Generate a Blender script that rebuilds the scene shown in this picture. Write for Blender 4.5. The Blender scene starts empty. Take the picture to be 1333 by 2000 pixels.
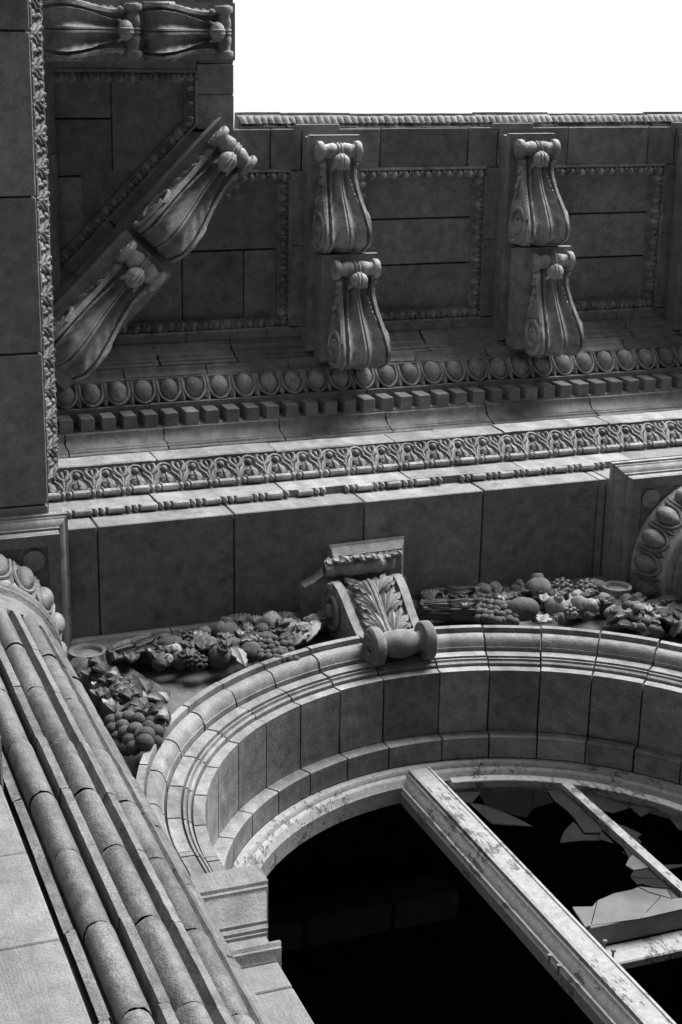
import bpy, bmesh, math, random
from math import sin, cos, pi, radians, sqrt
from mathutils import Vector, Matrix
random.seed(11)
SC = bpy.context.scene
COL = SC.collection

# ------------------------------------------------------------------ camera
# rows: camera right, down, forward in world axes (X along the facade, Y into the wall, Z up)
RC = [[0.933642, -0.017140, -0.357796], [-0.090212, 0.955409, -0.281169], [0.346661, 0.294789, 0.890464]]
FPX = 3078.62
cam = bpy.data.cameras.new('camera')
cam.sensor_fit = 'VERTICAL'; cam.sensor_height = 36.0; cam.sensor_width = 24.0
cam.lens = FPX / 2000.0 * 36.0
cam.clip_start = 0.05; cam.clip_end = 3000
co = bpy.data.objects.new('camera', cam); COL.objects.link(co)
r_, d_, f_ = [Vector(v) for v in RC]
co.matrix_world = Matrix(((r_.x, -d_.x, -f_.x, 0), (r_.y, -d_.y, -f_.y, 0), (r_.z, -d_.z, -f_.z, 0), (0, 0, 0, 1)))
SC.camera = co

# ------------------------------------------------------------------ sky and sun (overcast)
SUN_EL, SUN_AZ = 10.0, 148.0            # azimuth clockwise from +Y
w = bpy.data.worlds.new('World'); SC.world = w; w.use_nodes = True
nt = w.node_tree; nt.nodes.clear()
sky = nt.nodes.new('ShaderNodeTexSky'); sky.sky_type = 'NISHITA'; sky.sun_disc = False
sky.sun_elevation = radians(SUN_EL); sky.sun_rotation = radians(SUN_AZ)
sky.air_density = 4.0; sky.dust_density = 3.0; sky.ozone_density = 1.0
bwn = nt.nodes.new('ShaderNodeRGBToBW'); bg = nt.nodes.new('ShaderNodeBackground'); wo = nt.nodes.new('ShaderNodeOutputWorld')
bg.inputs['Strength'].default_value = 0.15
nt.links.new(sky.outputs[0], bwn.inputs[0]); nt.links.new(bwn.outputs[0], bg.inputs[0]); nt.links.new(bg.outputs[0], wo.inputs[0])
sl = bpy.data.lights.new('sun', 'SUN'); sl.energy = 1.5; sl.angle = radians(38); sl.color = (1, 1, 1)
so = bpy.data.objects.new('sun', sl); COL.objects.link(so)
sdir = Vector((sin(radians(SUN_AZ)) * cos(radians(SUN_EL)), cos(radians(SUN_AZ)) * cos(radians(SUN_EL)), sin(radians(SUN_EL))))
so.rotation_euler = (-sdir).to_track_quat('-Z', 'Y').to_euler()
so.location = sdir * 40
SC.view_settings.view_transform = 'Standard'; SC.view_settings.look = 'None'
SC.view_settings.exposure = 2.5; SC.view_settings.gamma = 1.0; SC.view_settings.use_curve_mapping = False

# ------------------------------------------------------------------ measuring helper: pixel of the photograph -> point at a known depth
def ray(px, py):
    v = Vector((px - 666.5, py - 1000.0, FPX))
    return Vector((sum(RC[i][k] * v[i] for i in range(3)) for k in range(3)))
def atY(px, py, Y): d = ray(px, py); return d * (Y / d.y)
def atZ(px, py, Z): d = ray(px, py); return d * (Z / d.z)

# ------------------------------------------------------------------ materials (grey: the photograph is black and white)
def nodes(name):
    m = bpy.data.materials.new(name); m.use_nodes = True
    t = m.node_tree; t.nodes.clear()
    out = t.nodes.new('ShaderNodeOutputMaterial'); b = t.nodes.new('ShaderNodeBsdfPrincipled')
    t.links.new(b.outputs[0], out.inputs[0])
    return m, t, b
def N(t, typ, **kw):
    n = t.nodes.new(typ)
    for k, v in kw.items():
        if hasattr(n, k): setattr(n, k, v)
        else: n.inputs[k.replace('_', ' ')].default_value = v
    return n
def noise(t, scale, detail=4, rough=0.6, vec=None, stretch=None):
    n = N(t, 'ShaderNodeTexNoise'); n.inputs['Scale'].default_value = scale
    n.inputs['Detail'].default_value = detail; n.inputs['Roughness'].default_value = rough
    g = t.nodes.new('ShaderNodeNewGeometry'); src = g.outputs['Position']
    if stretch:
        mp = t.nodes.new('ShaderNodeMapping'); mp.inputs['Scale'].default_value = stretch
        t.links.new(src, mp.inputs['Vector']); src = mp.outputs[0]
    t.links.new(src, n.inputs['Vector'])
    return n.outputs['Fac']
def math_(t, op, a, b=None, c=None):
    n = t.nodes.new('ShaderNodeMath'); n.operation = op
    for i, v in enumerate((a, b, c)):
        if v is None: continue
        if isinstance(v, (int, float)): n.inputs[i].default_value = v
        else: t.links.new(v, n.inputs[i])
    return n.outputs[0]
def ramp(t, fac, a, b, lo=0.0, hi=1.0):
    n = t.nodes.new('ShaderNodeMapRange'); n.clamp = True
    n.inputs['From Min'].default_value = a; n.inputs['From Max'].default_value = b
    n.inputs['To Min'].default_value = lo; n.inputs['To Max'].default_value = hi
    t.links.new(fac, n.inputs['Value'])
    return n.outputs[0]
def grey(t, v, sock):
    c = t.nodes.new('ShaderNodeCombineColor')
    for i in range(3): t.links.new(v, c.inputs[i])
    t.links.new(c.outputs[0], sock)
def stone(name, lo, hi, bump=0.5, tooled=False, stain=0.5, speck=0.6, rough=0.8):
    m, t, b = nodes(name)
    big = ramp(t, noise(t, 1.7, 6, 0.65), 0.3, 0.72)
    mid = ramp(t, noise(t, 14, 5, 0.6), 0.3, 0.7)
    fine = ramp(t, noise(t, 95, 3, 0.8), 0.3, 0.7)
    strk = ramp(t, noise(t, 1.0, 4, 0.6, stretch=(9, 9, 0.9)), 0.35, 0.7)
    f = math_(t, 'ADD', math_(t, 'MULTIPLY', big, 0.42), math_(t, 'MULTIPLY', mid, 0.28))
    f = math_(t, 'ADD', f, math_(t, 'MULTIPLY', strk, 0.35))
    v = ramp(t, f, 0.2, 0.82, lo, hi)
    v = math_(t, 'MULTIPLY', v, ramp(t, fine, 0, 1, 1 - 0.5 * speck, 1 + 0.5 * speck))
    # soot blotches with outlines of their own
    blot = ramp(t, noise(t, 3.4, 9, 0.72), 0.54, 0.68)
    v = math_(t, 'MULTIPLY', v, ramp(t, blot, 0, 1, 1.0, 1.0 - stain))
    salt = ramp(t, noise(t, 2.7, 7, 0.7), 0.58, 0.72)
    v = math_(t, 'MULTIPLY', v, ramp(t, salt, 0, 1, 1.0, 1.45))
    oi = t.nodes.new('ShaderNodeObjectInfo')
    v = math_(t, 'MULTIPLY', v, ramp(t, oi.outputs['Random'], 0, 1, 0.80, 1.2))
    grey(t, v, b.inputs['Base Color'])
    b.inputs['Roughness'].default_value = rough
    b.inputs['Specular IOR Level'].default_value = 0.4
    h = math_(t, 'ADD', math_(t, 'MULTIPLY', mid, 0.6), math_(t, 'MULTIPLY', fine, 0.35))
    h = math_(t, 'ADD', h, math_(t, 'MULTIPLY', noise(t, 45, 4, 0.6), 0.8))
    if tooled:
        h = math_(t, 'ADD', h, math_(t, 'MULTIPLY', noise(t, 1.0, 2, 0.5, stretch=(230, 230, 1.5)), 0.7))
    bp = t.nodes.new('ShaderNodeBump'); bp.inputs['Strength'].default_value = bump; bp.inputs['Distance'].default_value = 0.006
    t.links.new(h, bp.inputs['Height']); t.links.new(bp.outputs[0], b.inputs['Normal'])
    return m
def paint(name):
    m, t, b = nodes(name)
    n1 = noise(t, 9, 8, 0.72); n2 = noise(t, 1.0, 6, 0.7, stretch=(60, 60, 9)); n3 = noise(t, 1.6, 3, 0.5)
    s = math_(t, 'ADD', math_(t, 'MULTIPLY', n1, 0.55), math_(t, 'MULTIPLY', n2, 0.45))
    s = math_(t, 'ADD', s, math_(t, 'MULTIPLY', n3, 0.35))
    peel = ramp(t, s, 0.735, 0.752)
    base = ramp(t, noise(t, 30, 5, 0.6), 0.3, 0.7, 0.17, 0.28)
    v = math_(t, 'MULTIPLY', base, ramp(t, peel, 0, 1, 1.0, 0.32))
    v = math_(t, 'MULTIPLY', v, ramp(t, noise(t, 170, 2, 0.6), 0.3, 0.7, 0.82, 1.15))
    grey(t, v, b.inputs['Base Color']); b.inputs['Roughness'].default_value = 0.7
    bp = t.nodes.new('ShaderNodeBump'); bp.inputs['Strength'].default_value = 0.8; bp.inputs['Distance'].default_value = 0.006
    t.links.new(math_(t, 'SUBTRACT', math_(t, 'MULTIPLY', n1, 0.4), peel), bp.inputs['Height'])
    t.links.new(bp.outputs[0], b.inputs['Normal'])
    return m
def plain(name, v, rough=0.9, var=0.3, scale=8):
    m, t, b = nodes(name)
    grey(t, ramp(t, noise(t, scale, 5, 0.6), 0.25, 0.75, v * (1 - var), v * (1 + var)), b.inputs['Base Color'])
    b.inputs['Roughness'].default_value = rough
    return m
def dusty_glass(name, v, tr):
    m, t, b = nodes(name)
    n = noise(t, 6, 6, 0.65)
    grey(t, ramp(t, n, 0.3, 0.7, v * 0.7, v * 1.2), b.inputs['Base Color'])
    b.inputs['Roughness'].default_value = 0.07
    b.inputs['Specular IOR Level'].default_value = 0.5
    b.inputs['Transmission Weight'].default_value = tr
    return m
M = {
    'stone': stone('terracotta_stone', 0.125, 0.26),
    'carved': stone('carved_stone', 0.13, 0.37, bump=0.8, stain=0.55, speck=0.9, rough=0.62),
    'pale': stone('weathered_pale_stone', 0.10, 0.255, bump=0.6, stain=0.5, speck=0.65, rough=0.7),
    'tool': stone('tooled_stone', 0.10, 0.20, bump=0.8, tooled=True, stain=0.2),
    'shaft': stone('column_stone', 0.055, 0.21, bump=0.9, stain=0.6, speck=0.9, rough=0.6),
    'darker': stone('dark_carving', 0.02, 0.085, bump=0.9, stain=0.5, speck=1.0),  # darker tone over the whole garland carving
    'dark_wall': stone('dark_wall_stone', 0.045, 0.115, bump=0.6, stain=0.4),  # darker tone over the whole spandrel face
    'mortar': plain('old_mortar', 0.045),
    'paint': paint('peeling_white_paint'),
    'glass': dusty_glass('dusty_broken_glass', 0.03, 0.45),
    'glass_pale': dusty_glass('sky_bright_glass', 0.12, 0.2),  # sky reflection on the brightest shards put into the base colour
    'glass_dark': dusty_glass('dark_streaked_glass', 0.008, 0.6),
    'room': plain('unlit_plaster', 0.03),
    'asphalt': plain('asphalt', 0.024, scale=2),
    'lead': plain('roof_sheet', 0.2),
    'metal': plain('rusty_metal', 0.12),
}

# ------------------------------------------------------------------ mesh builder
class MB:
    def __init__(s): s.v = []; s.f = []
    def add(s, vs, fs):
        o = len(s.v); s.v += [tuple(p) for p in vs]; s.f += [tuple(i + o for i in f) for f in fs]
    def box(s, x0, x1, y0, y1, z0, z1, c=0.006, T=None):
        X = (x0, x1); Y = (y0, y1); Z = (z0, z1); vs = []; idx = {}
        c = min(c, (x1 - x0) * .4, (y1 - y0) * .4, (z1 - z0) * .4)
        for i in (0, 1):
            for j in (0, 1):
                for k in (0, 1):
                    sx, sy, sz = 1 - 2 * i, 1 - 2 * j, 1 - 2 * k
                    for a in range(3):
                        p = [X[i] + sx * c, Y[j] + sy * c, Z[k] + sz * c]
                        p[a] = (X[i], Y[j], Z[k])[a]
                        idx[i, j, k, a] = len(vs); vs.append(p)
        fs = []
        q = [(0, 0), (1, 0), (1, 1), (0, 1)]
        for e in (0, 1):
            fs.append([idx[e, b, g, 0] for b, g in q]); fs.append([idx[b, e, g, 1] for b, g in q]); fs.append([idx[b, g, e, 2] for b, g in q])
        for b in (0, 1):
            for g in (0, 1):
                fs.append([idx[0, b, g, 1], idx[1, b, g, 1], idx[1, b, g, 2], idx[0, b, g, 2]])
                fs.append([idx[b, 0, g, 0], idx[b, 1, g, 0], idx[b, 1, g, 2], idx[b, 0, g, 2]])
                fs.append([idx[b, g, 0, 0], idx[b, g, 1, 0], idx[b, g, 1, 1], idx[b, g, 0, 1]])
        for i in (0, 1):
            for j in (0, 1):
                for k in (0, 1): fs.append([idx[i, j, k, a] for a in range(3)])
        if T: vs = [T(*p) for p in vs]
        s.add(vs, fs); return s
    def prism(s, prof, s0, s1, T, jit=0.0, steps=1):
        n = len(prof); vs = []
        for k in range(steps + 1):
            for (a, b) in prof:
                x = s0 + (s1 - s0) * k / steps
                if k in (0, steps): x += random.uniform(-jit, jit)
                vs.append(T(a, b, x))
        fs = [list(range(n))[::-1], [steps * n + i for i in range(n)]]
        for k in range(steps):
            for i in range(n):
                j = (i + 1) % n; fs.append([k * n + i, k * n + j, (k + 1) * n + j, (k + 1) * n + i])
        s.add(vs, fs); return s
    def poly(s, pts, z0, z1):
        n = len(pts); vs = [(p[0], p[1], z0) for p in pts] + [(p[0], p[1], z1) for p in pts]
        s.add(vs, [list(range(n)), [n + i for i in range(n)][::-1]] + [[i, (i + 1) % n, n + (i + 1) % n, n + i] for i in range(n)]); return s
    def grid(s, rows, closed=False):
        nr, nc = len(rows), len(rows[0]); vs = [p for r in rows for p in r]; fs = []
        for i in range(nr - 1):
            for j in range(nc if closed else nc - 1):
                k = (j + 1) % nc; fs.append([i * nc + j, i * nc + k, (i + 1) * nc + k, (i + 1) * nc + j])
        s.add(vs, fs); return s
    def tube(s, path, rad, n=8, flat=None):
        path = [Vector(p) for p in path]; rows = []
        up = None
        for i, p in enumerate(path):
            d = (path[min(i + 1, len(path) - 1)] - path[max(i - 1, 0)]).normalized()
            if up is None:
                up = Vector((0, 0, 1)) if abs(d.z) < .9 else Vector((1, 0, 0))
            a = d.cross(up).normalized(); up = a.cross(d).normalized()
            r = rad[i] if isinstance(rad, (list, tuple)) else rad
            rows.append([p + a * (r * cos(2 * pi * k / n)) + up * (r * sin(2 * pi * k / n)) for k in range(n)])
        o = len(s.v); s.grid(rows, True)
        m = len(rows)
        s.f.append(tuple(o + k for k in range(n))[::-1]); s.f.append(tuple(o + (m - 1) * n + k for k in range(n)))
        return s
    def lathe(s, prof, T, n=24, a0=0.0, a1=2 * pi):
        full = abs(a1 - a0 - 2 * pi) < 1e-6
        cnt = n if full else n + 1
        rows = [[T(r * cos(a0 + (a1 - a0) * k / n), r * sin(a0 + (a1 - a0) * k / n), h) for k in range(cnt)] for r, h in prof]
        s.grid(rows, full); return s
    def ell(s, c, r, nu=12, nv=8, rot=None, bump=0.0, fn=None, rough=0.0):
        c = Vector(c); rows = []
        ph = [random.uniform(0, 6.28) for _ in range(6)]
        for i in range(nv + 1):
            th = pi * i / nv; row = []
            for j in range(nu):
                a = 2 * pi * j / nu
                k = 1 + bump * (sin(3 * a + ph[0]) * sin(2 * th + ph[1]) + .6 * sin(5 * a + ph[2]) * sin(4 * th + ph[3]))
                if fn: k *= fn(a, th)
                p = Vector((r[0] * sin(th) * cos(a) * k, r[1] * sin(th) * sin(a) * k, r[2] * cos(th) * k))
                if rough and 0 < i < nv: p *= 1 + random.uniform(-rough, rough)
                if rot: p = rot @ p
                row.append(c + p)
            rows.append(row)
        s.grid(rows, True); return s
    def leaf(s, base, tip, nrm, W, lobes=5, curl=0.03, th=0.012, nu=22, fold=0.35, cup=0.0, serr=0.4):
        base = Vector(base); tip = Vector(tip); d = tip - base; L = d.length; dn = d.normalized()
        nrm = Vector(nrm); nrm = (nrm - dn * nrm.dot(dn)).normalized(); sd = dn.cross(nrm)
        F = []; B = []; nv = 6
        for i in range(nu + 1):
            u = i / nu; env = sin(pi * min(1, u * .93 + .05)) ** 0.7
            saw = (u * lobes) % 1.0
            w_ = W * env * (1 - serr * (saw ** 1.6 if u < .97 else 1))
            cpos = base + d * u + nrm * (curl * sin(pi * u) + cup * L * u ** 3)
            rf = []; rb = []
            for j in range(nv + 1):
                v = -1 + 2 * j / nv
                h = -fold * abs(v) ** 2 * w_ + .12 * W * cos(v * 6) + (0.1 * W if j == nv // 2 else 0)
                p = cpos + sd * (v * w_) + dn * (abs(v) * w_ * .35) + nrm * h
                rf.append(p); rb.append(p - nrm * th)
            F.append(rf); B.append(rb)
        s.grid([rf + rb[::-1] for rf, rb in zip(F, B)], True); return s
    def build(s, name, mat, parent=None, smooth=35, fix=True):
        me = bpy.data.meshes.new(name); me.from_pydata(s.v, [], s.f)
        if fix:
            bm = bmesh.new(); bm.from_mesh(me); bmesh.ops.remove_doubles(bm, verts=bm.verts, dist=1e-5)
            bmesh.ops.recalc_face_normals(bm, faces=bm.faces); bm.to_mesh(me); bm.free()
        if smooth:
            me.polygons.foreach_set('use_smooth', [True] * len(me.polygons)); me.set_sharp_from_angle(angle=radians(smooth))
        me.materials.append(M[mat]); me.update()
        o = bpy.data.objects.new(name, me); COL.objects.link(o)
        if parent: o.parent = parent
        return o
def inst(src, parent, mw=None):
    o = bpy.data.objects.new(src.name.split('.')[0], src.data); COL.objects.link(o); o.parent = parent
    if mw is not None: o.matrix_local = mw
    return o
def thing(name, label, cat, group=None):
    o = bpy.data.objects.new(name, None); COL.objects.link(o); o.empty_display_size = 0.3
    o['label'] = label; o['category'] = cat; o['kind'] = 'thing'
    if group: o['group'] = group
    return o
def frame(o, a, b, c):
    return Matrix(((a[0], b[0], c[0], o[0]), (a[1], b[1], c[1], o[1]), (a[2], b[2], c[2], o[2]), (0, 0, 0, 1)))
def bez(a, c, b, n=6):
    return [((1 - t) ** 2 * a[0] + 2 * t * (1 - t) * c[0] + t * t * b[0], (1 - t) ** 2 * a[1] + 2 * t * (1 - t) * c[1] + t * t * b[1]) for t in [i / n for i in range(n + 1)]]
def proto(fn):                        # first use of a shared mesh: build it, hide nothing, hand out the data
    return fn

# ------------------------------------------------------------------ ground
MB().box(-300, 300, -300, 300, -2.1, -1.6, 0.01).build('ground', 'asphalt')['kind'] = 'structure'

# ------------------------------------------------------------------ entablature frames: p = projection out from the fascia, z, s = run
def TM(p, z, s): return (s, 3.25 - p, z)            # main front
def TL(p, z, s): return (1.815 + p, s, z + 0.003)   # side beam, facing +X
def course(parent, name, prof, joints, T, mat='stone', gap=0.011, jit=0.005, off=0.003, wear=0.0022):
    out = []
    for a, b in zip(joints[:-1], joints[1:]):
        dp, dz = random.uniform(-off, off), random.uniform(-off, off) * .5
        mb = MB(); mb.prism([(p + dp, z + dz) for p, z in prof], a + gap / 2, b - gap / 2, lambda p, z, s_: T(p + random.uniform(-wear, wear), z + random.uniform(-wear, wear), s_), jit, max(1, int((b - a) / .10)))
        out.append(mb.build(name, mat, parent))
    return out
XE = 9.6                              # far end of the main front
YE = -5.5                             # outer end of the side beam
def steps(a, b, d): 
    r = [a]
    while r[-1] + d * 1.3 < b: r.append(r[-1] + d)
    return r + [b]

# ---------- small repeated carvings (meshes in local s,t,n)
def unit_meshes():
    U = {}
    # egg of the big egg-and-dart
    e = MB(); rows = []
    for i in range(11):
        th = pi * i / 10; row = []
        for j in range(16):
            a = 2 * pi * j / 16
            t = -cos(th); wd = sin(th) * (1.0 if t > 0 else 1.0 - .22 * abs(t))
            row.append((.076 * wd * cos(a), .098 * t + .006, .072 * wd * sin(a)))
        rows.append(row)
    e.grid(rows, True); U['egg'] = e
    d = MB()
    path = [(-.096, .100, .0)]
    for k in range(13):
        a = pi + pi * k / 12
        path.append((.093 * cos(a), .02 + .112 * sin(a) * (1 + .12 * (1 - abs(cos(a)))), .008))
    path.append((.096, .100, 0.0))
    d.tube(path, .0135, 6)
    d.tube([(x * .84, y * .9 + .004, -.008) for x, y, z in path], .007, 5)
    U['egg_shell'] = d
    a = MB()                                           # the dart between two eggs, centred s = 0
    a.tube([(0, .085, .0), (0, 0, .006), (0, -.05, .01)], [.006, .008, .008], 6)
    a.add([(-.012, .08, -.01), (.012, .08, -.01), (.026, -.075, -.004), (0, -.122, .004), (-.026, -.075, -.004), (0, -.06, .024), (0, .06, .01)],
          [(0, 6, 5, 4), (6, 1, 2, 5), (4, 5, 3), (5, 2, 3)])
    U['dart'] = a
    # waterleaf unit
    l = MB(); pth = [(-.104, .0, .0), (-.098, .035, .012), (-.078, .085, .016), (-.05, .122, .014), (-.052, .15, .016), (-.046, .18, .018), (-.025, .2, .02), (0, .207, .02)]
    pth = pth + [(-x, y, z) for x, y, z in pth[:-1][::-1]]
    l.tube(pth, .0125, 6)
    l.tube([(x * .8, y * .93, z - .008) for x, y, z in pth], .008, 5)
    U['leaf_loop'] = l
    b = MB(); b.ell((0, .158, .012), (.026, .03, .03), 10, 7)
    def rib(a_, th): return 1 + .14 * abs(sin(3 * a_))
    b.ell((0, .055, .0), (.05, .06, .032), 14, 8, fn=rib)
    b.tube([(0, .1, .03), (0, .04, .038), (0, .01, .03)], [.008, .014, .006], 6)
    b.ell((-.058, .018, .008), (.016, .016, .016), 8, 6); b.ell((.058, .018, .008), (.016, .016, .016), 8, 6)
    U['leaf_bud'] = b
    tl = MB(); tl.tube([(0, 0, .006), (0, .06, .01), (0, .12, .012)], [.008, .009, .018], 7)
    for sx in (-1, 1):
        tl.tube([(0, .11, .014), (sx * .03, .135, .02), (sx * .044, .17, .022), (sx * .034, .198, .03), (sx * .02, .192, .036)], [.014, .018, .018, .014, .006], 7)
    tl.ell((0, .165, .018), (.014, .04, .02), 8, 6)
    tl.tube([(-.02, .055, .004), (-.012, .09, .012), (0, .1, .018)], .007, 5); tl.tube([(.02, .055, .004), (.012, .09, .012), (0, .1, .018)], .007, 5)
    U['tulip'] = tl
    rl = MB(); rl.tube([(-.062, 0, 0), (-.056, 0, 0), (.056, 0, 0), (.062, 0, 0)], [.018, .026, .026, .018], 10); U['reel'] = rl
    bd = MB(); bd.ell((0, 0, 0), (.018, .027, .027), 10, 7); U['bead'] = bd
    # small coffer egg and dart
    se = MB(); se.ell((0, .0, .004), (.031, .034, .03), 10, 7)
    p2 = [(.042 * cos(pi + pi * k / 8), .03 + .068 * sin(pi + pi * k / 8), .004) for k in range(9)]
    se.tube([(x, y, .012) for x, y, z in p2], .008, 5)
    se.tube([(.0475, .035, .003), (.0475, -.02, .006), (.0475, -.042, .0)], [.006, .009, .003], 5)
    se.tube([(.036, -.028, .0), (.0475, -.012, .004), (.059, -.028, .0)], .005, 5)
    U['small_egg'] = se
    tg = MB(); rows = []
    for i in range(6):
        u = i / 5
        rows.append([(v * .029, -.05 + .1 * u, .006 + .022 * sin(pi * min(1, .15 + u * .75)) * (1 - (v ** 2) * .7) - .01 * (u > .9)) for v in (-1, -.7, -.3, 0, .3, .7, 1)])
    tg.grid(rows); U['leaf_tongue'] = tg
    # dentil
    dn = MB(); dn.box(-.0535, .0535, 0, .178, -.02, .105, .004); U['dentil'] = dn
    return U
UM = unit_meshes(); UD = {}
def unit(key, parent, mw, mat='carved'):
    if (key, mat) not in UD:
        o = UM[key].build(key, mat, parent); UD[key, mat] = o; o.matrix_local = mw; return o
    return inst(UD[key, mat], parent, mw)
def UF(T, p, z, s, tp, tz):           # frame at (p,z,s): s-axis, t along (tp,tz), n outward and down
    l = sqrt(tp * tp + tz * tz); tp, tz = tp / l, tz / l
    if T is TM: return frame(TM(p, z, s), (1, 0, 0), (0, -tp, tz), (0, -tz, -tp))
    return frame(TL(p, z, s), (0, 1, 0), (tp, 0, tz), (tz, 0, -tp))
def wob(m, a=0.012):
    return m @ Matrix.Rotation(random.uniform(-a, a) * 2, 4, 'Z') @ Matrix.Scale(random.uniform(.97, 1.03), 4)

# ================================================================== ARCHITRAVE (main front)
arch = thing('architrave', 'long stone beam with bead and leaf carving above the arched window', 'architrave')
jx = [1.815, 2.137, 3.1, 4.075, 5.02, 5.982, 6.058, 7.0, 8.0, XE]
for a, b in zip(jx[:-1], jx[1:]):
    dz = random.uniform(-.004, .004)
    MB().box(a + .006, b - .006, 3.25 + random.uniform(-.003, .003), 4.15, 10 + dz, 10.262, .006).build('soffit_block', 'stone', arch, 30)
MB().box(1.6, XE - .02, 3.30, 4.12, 10.03, 10.30, .004).build('core', 'mortar', arch)
course(arch, 'fascia_block', [(-.2, 10.266), (.05, 10.266), (.05, 10.55), (-.2, 10.55)], [1.70, 2.62, 3.561, 4.545, 5.484, 6.43, 7.39, 8.4, XE], TM, 'pale')
lf = [(-.2, 10.552), (.055, 10.535), (.07, 10.545)] + bez((.05, 10.56), (.055, 10.68), (.15, 10.742), 5) + [(.19, 10.745), (.19, 10.755), (-.2, 10.755)]
course(arch, 'leaf_backing', lf, [1.70, 2.3, 3.16, 4.02, 4.86, 5.7, 6.55, 7.6, XE], TM, 'shaft')
course(arch, 'top_fillet', [(-.2, 10.76), (.212, 10.76), (.22, 10.77), (.222, 10.98), (.205, 10.995), (-.2, 10.995)], [1.70, 2.75, 3.66, 4.62, 5.55, 6.5, 7.5, XE], TM, 'pale', off=.006)
s = 1.93; k = 0
while s < 8.0:
    m = UF(TM, .08, 10.545, s, .115, .2)
    unit('leaf_loop', arch, wob(m), 'shaft'); unit('leaf_bud', arch, m, 'shaft')
    unit('tulip', arch, wob(UF(TM, .08, 10.545, s + .106, .115, .2)), 'shaft')
    s += .2125; k += 1
s = 1.93
while s < 8.0:
    unit('reel', arch, UF(TM, .083, 10.515, s, .0, 1.0)); 
    for ds in (.083, .13): unit('bead', arch, UF(TM, .083, 10.515, s + ds, 0, 1))
    s += .2125
s = 1.86; k = 0
while s < 6.05:
    if k not in (9, 13):
        unit('reel', arch, UF(TM, .032, 10.243, s, 0, 1) @ Matrix.Scale(random.uniform(.9, 1.02), 4))
    for ds in (.092, .14):
        if random.random() > .03: unit('bead', arch, UF(TM, .032, 10.243, s + ds, 0, 1))
    s += .231; k += 1

# ================================================================== MAIN CORNICE
corn = thing('cornice', 'deep bracketed cornice along the front wall, seen from below', 'cornice')
course(corn, 'frieze_block', [(-.9, 11.0), (0, 11.0), (0, 11.788), (-.9, 11.788)], [1.6, 3.5, 5.4, 7.3, XE], TM, 'stone')
bedF = [(-.2, 11.79), (.004, 11.79), (.012, 11.80), (.014, 11.828), (.026, 11.834), (.028, 11.862)] + bez((.036, 11.868), (.04, 11.965), (.128, 11.975), 7) + [(.132, 11.985), (.135, 11.999), (-.2, 11.999)]
course(corn, 'bed_moulding', bedF, [1.65, 2.319, 3.116, 4.097, 5.05, 5.988, 7.008, 8.1, XE], TM, 'pale', gap=.012, jit=.007, off=.006)
MB().box(1.65, XE, 3.25 - .145, 3.6, 12.0, 12.182, .003).build('dentil_backing', 'stone', corn)
s = 2.0
while s < 8.2:
    unit('dentil', corn, frame(TM(.145, 12.001, s), (1, 0, 0), (0, 0, 1), (0, -1, 0)) @ Matrix.Rotation(random.uniform(-.02, .02), 4, 'Z'), 'stone')
    s += .1712
ej = [1.65, 3.06, 4.96, 6.03, 7.1, 8.2, XE]
course(corn, 'dentil_fillet', [(-.2, 12.184), (.285, 12.184), (.285, 12.238), (-.2, 12.238)], ej, TM, 'stone')
egb = [(-.2, 12.242), (.27, 12.242), (.282, 12.25)] + bez((.275, 12.255), (.275, 12.34), (.37, 12.354), 5) + [(.462, 12.358), (.464, 12.384), (-.2, 12.384)]
course(corn, 'egg_backing', egb, ej, TM, 'carved')
def eggrow(parent, T, s0, s1, d, skip=()):
    s = s0
    while s < s1:
        f = UF(T, .372, 12.288, s, .16, .125)
        unit('egg', parent, f @ Matrix.Rotation(random.uniform(-.03, .03), 4, 'Z') @ Matrix.Scale(random.uniform(.96, 1.03), 4))
        unit('egg_shell', parent, f); unit('dart', parent, UF(T, .372, 12.288, s + d / 2, .16, .125))
        s += d
eggrow(corn, TM, 2.18, 8.2, .2145)
up1 = [(0, 12.388), (.468, 12.388), (.474, 12.405)] + bez((.476, 12.41), (.48, 12.448), (.52, 12.455), 4) + [(.533, 12.466), (0, 12.466)]
course(corn, 'bed_moulding', up1, [1.65, 2.2, 2.914, 3.616, 4.336, 5.508, 6.2, 6.95, 7.6, 8.3, XE], TM, 'stone', gap=.014, jit=.008, off=.008)
up2 = [(0, 12.47), (.538, 12.47), (.545, 12.515), (.562, 12.522), (.567, 12.568), (.595, 12.585), (.603, 12.64), (.64, 12.668), (.648, 12.70), (.664, 12.715), (.668, 12.752), (0, 12.752)]
course(corn, 'bed_moulding', up2, [1.65, 2.5, 3.235, 3.902, 4.75, 5.67, 6.58, 7.0, 7.75, 8.5, XE], TM, 'stone', gap=.014, jit=.010, off=.009)

ZS, ZCF = 12.75, 12.855                # soffit frame level, coffer level
RIB = [4.75, 6.58, 8.40]
XL, YM = 3.957, .83                   # inner corner of the soffit edge
def slab(parent, name, pts, z, th=.16, g=.004, mat='stone'):
    c = Vector((sum(p[0] for p in pts) / len(pts), sum(p[1] for p in pts) / len(pts)))
    q = []
    for p in pts:
        v = Vector(p) - c; l = max(v.length, 1e-6); q.append(c + v * ((l - g * 1.3) / l))
    dz = random.uniform(-.003, .003)
    MB().poly([(a.x, a.y) for a in q], z + dz, z + th).build(name, mat, parent, 0)
def rect(x0, x1, y0, y1): return [(x0, y0), (x1, y0), (x1, y1), (x0, y1)]
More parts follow.
